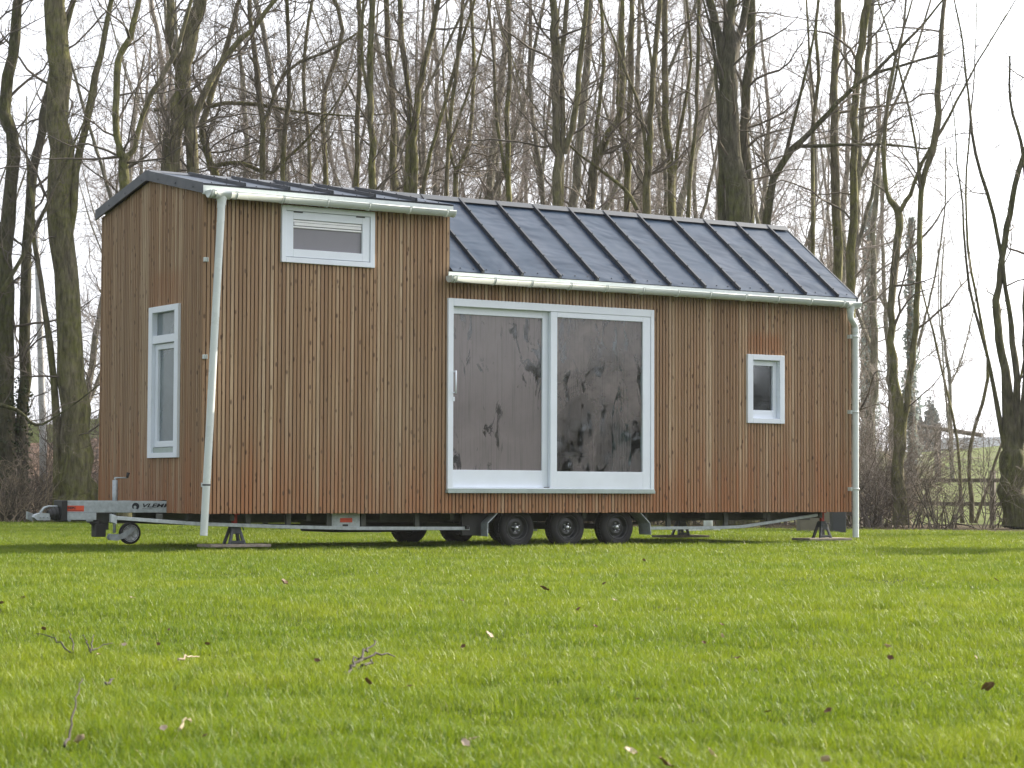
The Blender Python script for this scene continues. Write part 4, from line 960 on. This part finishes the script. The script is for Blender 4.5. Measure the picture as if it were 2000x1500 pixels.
# ---- repeats: a few hazy wood trees are built once, the rest are copies
def proto(seed, Hh, r0, fork):
    P = [np.array([0, 0, -.05])]; d = unit(np.array([rng.normal(0, .06), rng.normal(0, .06), 1])); n = 9; W = [r0*1.15]
    for k in range(n):
        d = unit(d+rng.normal(0, .055, 3)+np.array([0, 0, .10])); P.append(P[-1]+d*Hh/n); W.append(r0*(1-.085*(k+1)))
    st = [(np.array(P), np.array(W))]
    for _ in range(fork):
        k = rng.integers(2, 6); a = rng.random()*6.28; q = [P[k]]; dd_ = unit(np.array([math.cos(a)*.55, math.sin(a)*.55, 1])); w_ = [W[k]*.6]
        for j in range(6): q.append(q[-1]+dd_*(Hh-P[k][2])/6); dd_ = unit(dd_+rng.normal(0, .07, 3)+np.array([0, 0, .12])); w_.append(w_[-1]*.83)
        st.append((np.array(q), np.array(w_)))
    return st
GW = 'slender bare trees of the hazy wood behind'
LW = 'slender grey bare tree deep in the hazy wood behind the tiny house'
protos = []
for i in range(8):
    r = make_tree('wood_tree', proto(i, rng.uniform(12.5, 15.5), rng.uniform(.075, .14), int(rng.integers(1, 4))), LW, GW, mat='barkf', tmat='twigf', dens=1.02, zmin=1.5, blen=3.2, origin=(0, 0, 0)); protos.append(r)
def put(src, x, y, rz, s, lab=None, z=0):
    r = src.copy(); C.objects.link(r); r.location = (x, y, z); r.rotation_euler = (0, 0, rz); r.scale = (s, s, s)
    if lab: r['label'] = lab
    for ch_ in src.children:
        c = ch_.copy(); C.objects.link(c); c.parent = r; c.matrix_parent_inverse = Matrix.Identity(4)
    return r
spots = []
for D, us_ in ((51, np.arange(200, 1500, 150)), (58, np.arange(-160, 1560, 95)), (67, np.arange(-180, 1580, 72)), (77, np.arange(-180, 1560, 66))):
    for u in us_:
        if D == 50 and u < 200 and rng.random() < .5: continue
        if (u < 480 or u > 1330) and rng.random() < (.7 if u < 300 else .5): continue
        spots.append((u+rng.uniform(-24, 24), D+rng.uniform(-3, 3)))
spots += [(1700, 60), (1735, 72), (1640, 64), (1590, 56), (1860, 95), (1690, 84)]
def wood_label(u, D):
    zone = 'left of the gable' if u < 200 else 'above the upper roof' if u < 520 else 'above the upper gutter window' if u < 860 else 'above the left half of the steep roof' if u < 1150 else 'above the right half of the steep roof' if u < 1500 else 'right of the roof end'
    row = 'nearest' if D < 54 else 'second' if D < 62.5 else 'third' if D < 72 else 'farthest'
    return f'slender bare tree in the {row} hazy row, {zone}'
for k, (u, D) in enumerate(spots):
    x, y = gxy(u, D); s = rng.uniform(.85, 1.2)
    if k < 8: q = protos[k]; q.location = (x, y, 0); q.rotation_euler.z = rng.random()*6.28; q.scale = (s, s, s); q['label'] = wood_label(u, D)
    else: put(protos[int(rng.integers(0, 8))], x, y, rng.random()*6.28, s, wood_label(u, D))
for q in protos:
    for c in q.children: c.matrix_parent_inverse = Matrix.Identity(4)
# off-frame trees of the same line to the right: their crowns dapple the lawn and the wall
for (x, y, s, k) in ((27, 3.6, .9, 1), (31, -8.2, 1.0, 3), (31, -12.5, 1.05, 5), (33, -17, 1.0, 2)):
    put(protos[k], x, y, k*1.1, s, 'bare tree of the row right of the lawn')['group'] = 'bare trees of the row right of the lawn'

for k in range(16):
    put(protos[k % 8], 12+2.9*k+rng.uniform(-1, 1), -36-rng.uniform(0, 14)+k*.35, k*1.7, rng.uniform(.85, 1.05), 'bare tree standing behind the photographer, mirrored in the window panes')['group'] = 'bare trees across the lawn mirrored in the panes'

A3, B3 = np.array([10., -45.]), np.array([50., -29.]); m = 30000; t3 = rng.random(m); q3 = A3+(B3-A3)*t3[:, None]; zt = 4.2+.5*np.sin(t3*40)+.4*np.sin(t3*97)  # leafy mass out of view, added to darken the pane reflections
lb = TB(); zz3 = rng.random(m)*zt; off3 = rng.normal(0, .45, m); lb.leaves(np.stack([q3[:, 0]-.37*off3, q3[:, 1]+.93*off3, zz3], 1), .13)
tag(lb.build('added_hedge', M['ivy'], None, False, True), 'long dark evergreen hedge across the lawn, out of view, put in to darken the door reflections', 'added_hedge')

# ---- ivy clad trunks at the right, distance haze painted into the leaf colour
for u, D, v1, wd, lab in ((1781, 62, 425, 36, 'haze paled ivy clad trunk seen between the wishbone stems'), (1700, 66, 395, 40, 'haze paled ivy clad trunk just right of the house end')):
    x, y = gxy(u, D); top = at(u, v1, D)[2]; r = thing('ivy_tree', (x, y, 0), lab, 'tree', 'ivy clad trunks right of the house')
    tb = TB(); Q = np.array([[x+.05*math.sin(z), y, z] for z in np.linspace(-.05, top, 14)]); tb.tube(Q, np.linspace(.16, .03, 14), 8); tb.build('trunk', M['barkf'], r)
    m = 3600; z = rng.random(m)**.9*(top-.6)+.6; a = rng.random(m)*6.28; rr = wd/2/FPX*D*(1.15-.75*(z/top)**2)*np.sqrt(rng.random(m))*(.75+.35*np.sin(z*5+a))
    lb = TB(); lb.leaves(np.stack([x+np.cos(a)*rr, y+np.sin(a)*rr, z], 1), .055); lb.build('crown', M['ivy_hazed'], r, False, True)

r = thing('ivy_tree', (23, -3.6, 0), 'broad ivy covered tree standing beside the lawn to the right of the frame', 'tree')
tb = TB(); tb.tube(np.array([[23, -3.6, z] for z in np.linspace(-.05, 8.5, 9)]), np.linspace(.3, .06, 9), 10); tb.build('trunk', M['barkd'], r)
m = 9000; z = .5+9.0*rng.random(m)**.85; a = rng.random(m)*6.28; rr = 2.0*(1.05-.65*(z/9.5)**3)*np.sqrt(rng.random(m))*(.8+.3*np.sin(z*2.3+a*3))
lb = TB(); lb.leaves(np.stack([23+np.cos(a)*rr, -3.6+np.sin(a)*rr, z], 1), .085); lb.build('crown', M['ivy'], r, False, True)

# ---- undergrowth: bare shrubs along the tree line
def shrub_proto(h, n, spread, mat):
    r = thing('bare_shrub', (0, 0, 0), 'low tangle of bare twigs under the trees', 'shrub', 'bare shrubs under the trees'); tb = TB()
    for k in range(n):
        a = rng.random()*6.28; el = R(rng.uniform(35, 85)); d = np.array([math.cos(a)*math.cos(el), math.sin(a)*math.cos(el), math.sin(el)])
        p = np.array([rng.normal(0, spread*.35), rng.normal(0, spread*.35), -.03]); grow(tb, p, d, h*rng.uniform(.5, 1.1), rng.uniform(.006, .016), 1, 1.15, rng.uniform(-.05, .06), .16)
    tb.build('stems', mat, r); return r
sp = [shrub_proto(1.7, 22, .6, M['twig']), shrub_proto(2.6, 20, .5, M['twig']), shrub_proto(1.1, 34, .9, M['twig']), shrub_proto(2.0, 26, .7, M['twigf']), shrub_proto(3.2, 18, .5, M['twigf'])]
sp += [shrub_proto(1.0, 13, .5, M['twig']), shrub_proto(2.6, 8, .35, M['twig'])]
lst = []
for u in (-30, 8, 62, 105, 170): lst.append((u, 41.5, 5 if 50 < u < 110 else 2)); lst.append((u+8, 43.5, 6))
for u in np.arange(250, 1640, 58): lst.append((u, 40.5, int(rng.integers(0, 4))))
for u in np.arange(320, 1640, 120): lst.append((u, 44, 4))
for u in np.arange(1672, 1745, 30): lst.append((u, 38.6+rng.uniform(-.5, .5), [5, 0, 5, 6, 1][int(rng.integers(0, 5))]))
lst += [(1690, 42, 4), (1725, 42, 6)]
for u in (1790, 1842, 1880, 1930, 2010): lst.append((u, 37.6+rng.uniform(-.4, .6), 5))
lst += [(1905, 37.6, 6), (1815, 39, 6), (1960, 38.5, 5)]
def shrub_label(u, D):
    if u < 200: return 'low tangle of bare twigs at the left trunks behind the drawbar'
    if u < 1660: return 'bare shrub behind the house, glimpsed beneath the trailer'
    if u < 1760: return 'bare brush between the right downpipe and the wishbone tree'
    return 'thin bare shrub before the rail fence'
sp += [shrub_proto(1.5, 9, .5, M['gravelw'])]
lst += [(25, 40.3, 7), (1795, 38.6, 7), (60, 41, 7)]
lst = [q_ for q_ in lst if not (1765 < q_[0] < 1960 and rng.random() < .65)]
lst = [(15, 40.6, 0), (100, 42, 1), (170, 41.5, 2), (1680, 38.6, 3), (1700, 42, 4), (1850, 37.6, 5), (1915, 37.6, 6), (25, 40.3, 7)]+lst
for k, (u, D, i) in enumerate(lst):
    x, y = gxy(u+rng.uniform(-8, 8), D); s = rng.uniform(.8, 1.15)
    if k < 8: i = k; q = sp[k]; q['label'] = shrub_label(u, D); q.location = (x, y, 0); q.scale = (s, s, s); q.children[0].matrix_parent_inverse = Matrix.Identity(4)
    else: put(sp[i], x, y, rng.random()*6.28, s, shrub_label(u, D))

# ---- haze: one even box of air round everything
hz = MB().box(-260, 330, -120, 330, -1.2, 26).build('haze', M['white']); hz['kind'] = 'stuff'
hm = NT('haze_air'); pv = hm.n('VolumePrincipled', {'Color': (.93, .95, 1.0), 'Density': .0003, 'Anisotropy': .35}); hm.t.links.new(pv.outputs[0], hm.out.inputs['Volume'])
hz.data.materials.clear(); hz.data.materials.append(hm.m)

# ---- white pole, fence, barrier, dyke buildings
tb = MB(); P = [at(86, 1000, 43), at(84, 850, 43), at(78, 640, 43), at(70, 430, 43)]; P[0][2] = 0
tb.tube([tuple(p) for p in P], [.074, .070, .060, .048], 14); o = tb.build('white_pole', M['pole']); tag(o, 'tall slim white pole leaning slightly left among the trunks', 'pole')
A, B = np.array(gxy(1690, 47)), np.array(gxy(2300, 45)); L_ = np.linalg.norm(B-A); dr = (B-A)/L_
fr = thing('rail_fence', (float(A[0]), float(A[1]), 0), 'dark two rail wooden fence between lawn trees and meadow', 'fence')
def fbox(s0, s1, off, w_, z0, z1, name):
    n_ = np.array([-dr[1], dr[0]]); p = [A+dr*s0+n_*(off-w_/2), A+dr*s1+n_*(off-w_/2), A+dr*s1+n_*(off+w_/2), A+dr*s0+n_*(off+w_/2)]
    MB().raw([(*q, z) for z in (z0, z1) for q in p], [(3, 2, 1, 0), (4, 5, 6, 7), (0, 1, 5, 4), (1, 2, 6, 5), (2, 3, 7, 6), (3, 0, 4, 7)]).build(name, M['fence'], fr)
fbox(0, L_, -.06, .03, .81, .89, 'rail'); fbox(0, L_, -.06, .03, .33, .41, 'rail')
for s0 in np.arange(.3, L_, 2.4): fbox(s0, s0+.1, .012, .1, -.02, 1.05, 'post')
x, y = gxy(1832, 96)
b = thing('barrier', (x, y, 1.2), 'slanting wooden barrier pole on a post at the top of the meadow', 'barrier')
MB().box(x-.10, x+.10, y-.10, y+.10, 1.2, float(at(1832, 828, 96)[2])).build('post', M['fence'], b)
MB().tube([tuple(at(1800, 832, 96)), tuple(at(1832, 837, 95.8)), tuple(at(1918, 850, 95))], [.07, .09, .10], 8).build('bar', M['fence'], b)
A2, B2 = np.array(gxy(1815, 185)), np.array(gxy(2120, 180)); dr = (B2-A2)/np.linalg.norm(B2-A2); nb_ = np.array([-dr[1], dr[0]])*6
bz = float(at(1900, 852, 183)[2]); v = [(*q, z) for z in (-.1, bz-1.0) for q in (A2, B2, B2+nb_, A2+nb_)]
br = thing('barn', (float(A2[0]), float(A2[1]), 0), 'long low grey barn behind the meadow at the right', 'barn')
MB().raw(v, [(3, 2, 1, 0), (0, 1, 5, 4), (1, 2, 6, 5), (2, 3, 7, 6), (3, 0, 4, 7), (4, 5, 6, 7)]).build('wall', M['barn'], br)
v = [(*q, bz-.995) for q in (A2-nb_*.05, B2-nb_*.05, B2+nb_*1.05, A2+nb_*1.05)]+[(*q, bz) for q in (A2+nb_*.5, B2+nb_*.5)]
MB().raw(v, [(0, 1, 5, 4), (2, 3, 4, 5), (1, 2, 5), (3, 0, 4), (3, 2, 1, 0)]).build('roof', M['barn'], br)
for u, v0, v1, hw, lab in ((1820, 850, 782, 16, 'taller of two round distant trees beyond the meadow'), (1792, 852, 798, 13, 'lower of two round distant trees beyond the meadow')):
    D = 175; x, y = gxy(u, D); z1 = float(at(u, v1, D)[2]); r = thing('distant_tree', (x, y, 0), lab, 'tree')
    tb = TB(); tb.tube(np.array([[x, y, -.05], [x, y, z1*.5], [x, y, z1*.85]]), [.3, .2, .08], 8); tb.build('trunk', M['barkf'], r)
    m = 2600; d = rng.normal(size=(m, 3)); d /= np.linalg.norm(d, axis=1)[:, None]; rr = rng.random(m)**(1/2.5); hwm = hw/FPX*D
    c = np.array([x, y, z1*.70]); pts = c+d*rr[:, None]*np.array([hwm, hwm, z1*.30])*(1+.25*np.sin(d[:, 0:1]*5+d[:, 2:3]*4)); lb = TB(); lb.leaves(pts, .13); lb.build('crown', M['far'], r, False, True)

# ================================================================ litter on the lawn
def px_ground(u, v, z=.045):
    d = Fw+Rt*(u-1000)/FPX-Up*(v-750)/FPX; t = (z-CAM[2])/d[2]; return CAM+d*t
def leaf_mesh(name, s, mat):
    vs = []; fs = []
    n = 7
    for i in range(n):
        t = i/(n-1); wv = math.sin(math.pi*min(1, t*1.02+.02))**.7*.36
        for q in (-1, 0, 1): vs.append((s*(t-.5), s*wv*q*(1+.15*math.sin(i*2.3+q)), s*(.12*abs(q)+.22*(t-.5)**2+.05*math.sin(i*1.7+q))))
    for i in range(n-1):
        for q in range(2): a = i*3+q; fs.append((a, a+3, a+4, a+1))
    mb = MB(); mb.raw(vs, fs, 0, True, random.random()); vs2 = [(x, y, z-.0012) for x, y, z in vs]; mb.raw(vs2, [f[::-1] for f in fs], 0, True, random.random())
    mb.tube([(-s*.5, 0, 0), (-s*.62, 0, .006), (-s*.78, s*.05, .004)], s*.012, 5)
    return mb.build(name, mat)
lb_ = leaf_mesh('fallen_leaf', .055, M['leafb']); lp_ = leaf_mesh('fallen_leaf', .060, M['leafp'])
brown = [(555, 1138, 1.3), (1063, 1150, 1.2), (1180, 1140, .6), (1130, 1190, .8), (1258, 1095, .7), (905, 1262, .7), (620, 1290, .8), (718, 1332, 1.4), (903, 1173, .6), (310, 1258, .6), (405, 1258, .8), (820, 1185, .6), (1410, 1220, .6), (1440, 1285, .8), (1618, 1388, 1.0),
         (1245, 1365, .7), (800, 1340, .7), (46, 1167, .7), (1945, 1132, .6), (4, 1178, .8), (1740, 1285, .9), (1163, 1223, .6), (1375, 1255, .6), (1300, 1492, 1.6), (400, 1437, .7), (1500, 1390, .7), (330, 1230, .5), (85, 1228, .7)]
pale = [(955, 1240, 1.1), (258, 1168, .8), (1232, 1468, 1.2), (1390, 1472, 1.3), (1613, 1484, 1.1), (910, 1452, 1.0), (925, 1443, .8), (156, 1446, 1.5), (1410, 1242, .7), (1733, 1262, .7), (1905, 1283, .6), (243, 1259, .6), (319, 1422, .8), (1583, 1114, .7), (1200, 1172, .6), (193, 1278, .6)]
dark1 = {(1930, 1342): 'large dark curled leaf standing in the grass at the right'}
own = {(555, 1138): 'dark leaf on the lawn straight below the upper window', (1063, 1150): 'dark leaf on the lawn below the triple wheels', (718, 1332): 'dark leaf just below the forked grey branch',
       (4, 1178): 'dark leaf on the lawn at the left photo edge', (1300, 1492): 'largest dark leaf, at the very bottom edge', (1945, 1132): 'small dark leaf on the far lawn at the right edge', (1618, 1388): 'dark leaf in the lower right lawn left of the standing curled leaf',
       (955, 1240): 'pale leaf in mid lawn below the wheels', (258, 1168): 'pale leaf on the far lawn below the jockey wheel', (156, 1446): 'pale pinkish leaf beside the foot of the long thin stick', (1232, 1468): 'leftmost of three pale leaves at the bottom edge',
       (1390, 1472): 'middle of three pale leaves at the bottom edge', (1613, 1484): 'rightmost of three pale leaves at the bottom edge', (1583, 1114): 'tiny pale leaf on the far lawn below the small right window'}
for lst_, src, lab, grp in ((brown, lb_, 'small dark brown dead leaf lying in the lawn', 'dark dead leaves on the lawn'), (pale, lp_, 'small pale dry leaf lying in the lawn', 'pale dry leaves on the lawn')):
    for k, (u, v, s) in enumerate(lst_):
        p = px_ground(u, v); o = src if k == 0 else src.copy()
        if k: C.objects.link(o)
        D = np.linalg.norm(p-CAM); s *= .85*max(.5, min(1.3, D/12))
        o.location = p; o.scale = (s, s, s); o.rotation_euler = (rng.uniform(-.9, .9), rng.uniform(-.7, .7), rng.random()*6.28); tag(o, own.get((u, v), lab), 'leaf', grp)
o = lb_.copy(); C.objects.link(o); o.location = px_ground(1930, 1342, .05); o.scale = (.75,)*3; o.rotation_euler = (1.0, .4, 2.4); tag(o, dark1[(1930, 1342)], 'leaf')
def stick(px_list, r, lab, mat, name='fallen_twig', group='fallen twigs on the lawn'):
    mb = MB(); first_ = None
    for pl in px_list:
        base = px_ground(pl[0][0], pl[0][1], .03); D = math.hypot(*(base-CAM)[:2]); P = []
        for k, (u, v) in enumerate(pl): P.append(tuple(at(u, v, D+(.06*k))))
        if first_ is None: first_ = P[0]
        Q, w_ = catmull(np.array(P), np.linspace(r, r*.35, len(P)), 4) if len(P) > 2 else (np.array(P), np.linspace(r, r*.4, len(P)))
        Q = Q+np.vstack([[0, 0, 0], rng.normal(0, r*.8, (len(Q)-1, 3))]); mb.tube([tuple(q) for q in Q], list(w_), 6)
    return tag(mb.build(name, M[mat]), lab, 'twig', group)
stick([[(692, 1300), (706, 1282), (720, 1268), (732, 1250)], [(692, 1300), (720, 1308), (760, 1310), (802, 1314)], [(700, 1288), (735, 1278), (770, 1280)], [(672, 1314), (690, 1300), (694, 1280)], [(706, 1300), (722, 1298), (728, 1284)]], .006, 'forked grey branch lying on the lawn left of centre', 'deadtwig')
stick([[(140, 1275), (118, 1255), (95, 1242), (72, 1238)], [(144, 1275), (141, 1250), (136, 1232)], [(177, 1275), (180, 1252), (181, 1238)], [(177, 1272), (195, 1262), (220, 1256)], [(177, 1275), (170, 1255), (164, 1238)]], .0035, 'thin twiggy sprig standing in the lawn at the left', 'deadtwig')
stick([[(126, 1458), (136, 1430), (146, 1380), (152, 1348), (160, 1325)]], .0035, 'long thin dark stick rising from the grass at bottom left', 'deadtwig')
stick([[(350, 1425), (358, 1412), (370, 1402)]], .005, 'short pale stick in the lower left grass', 'gravelw')
stick([[(348, 1288), (365, 1284), (388, 1284)]], .0045, 'short pale stick lying left of the forked branch', 'gravelw')
stick([[(210, 1338), (216, 1332), (222, 1322)]], .004, 'tiny dark stick near the thin twiggy sprig', 'deadtwig')
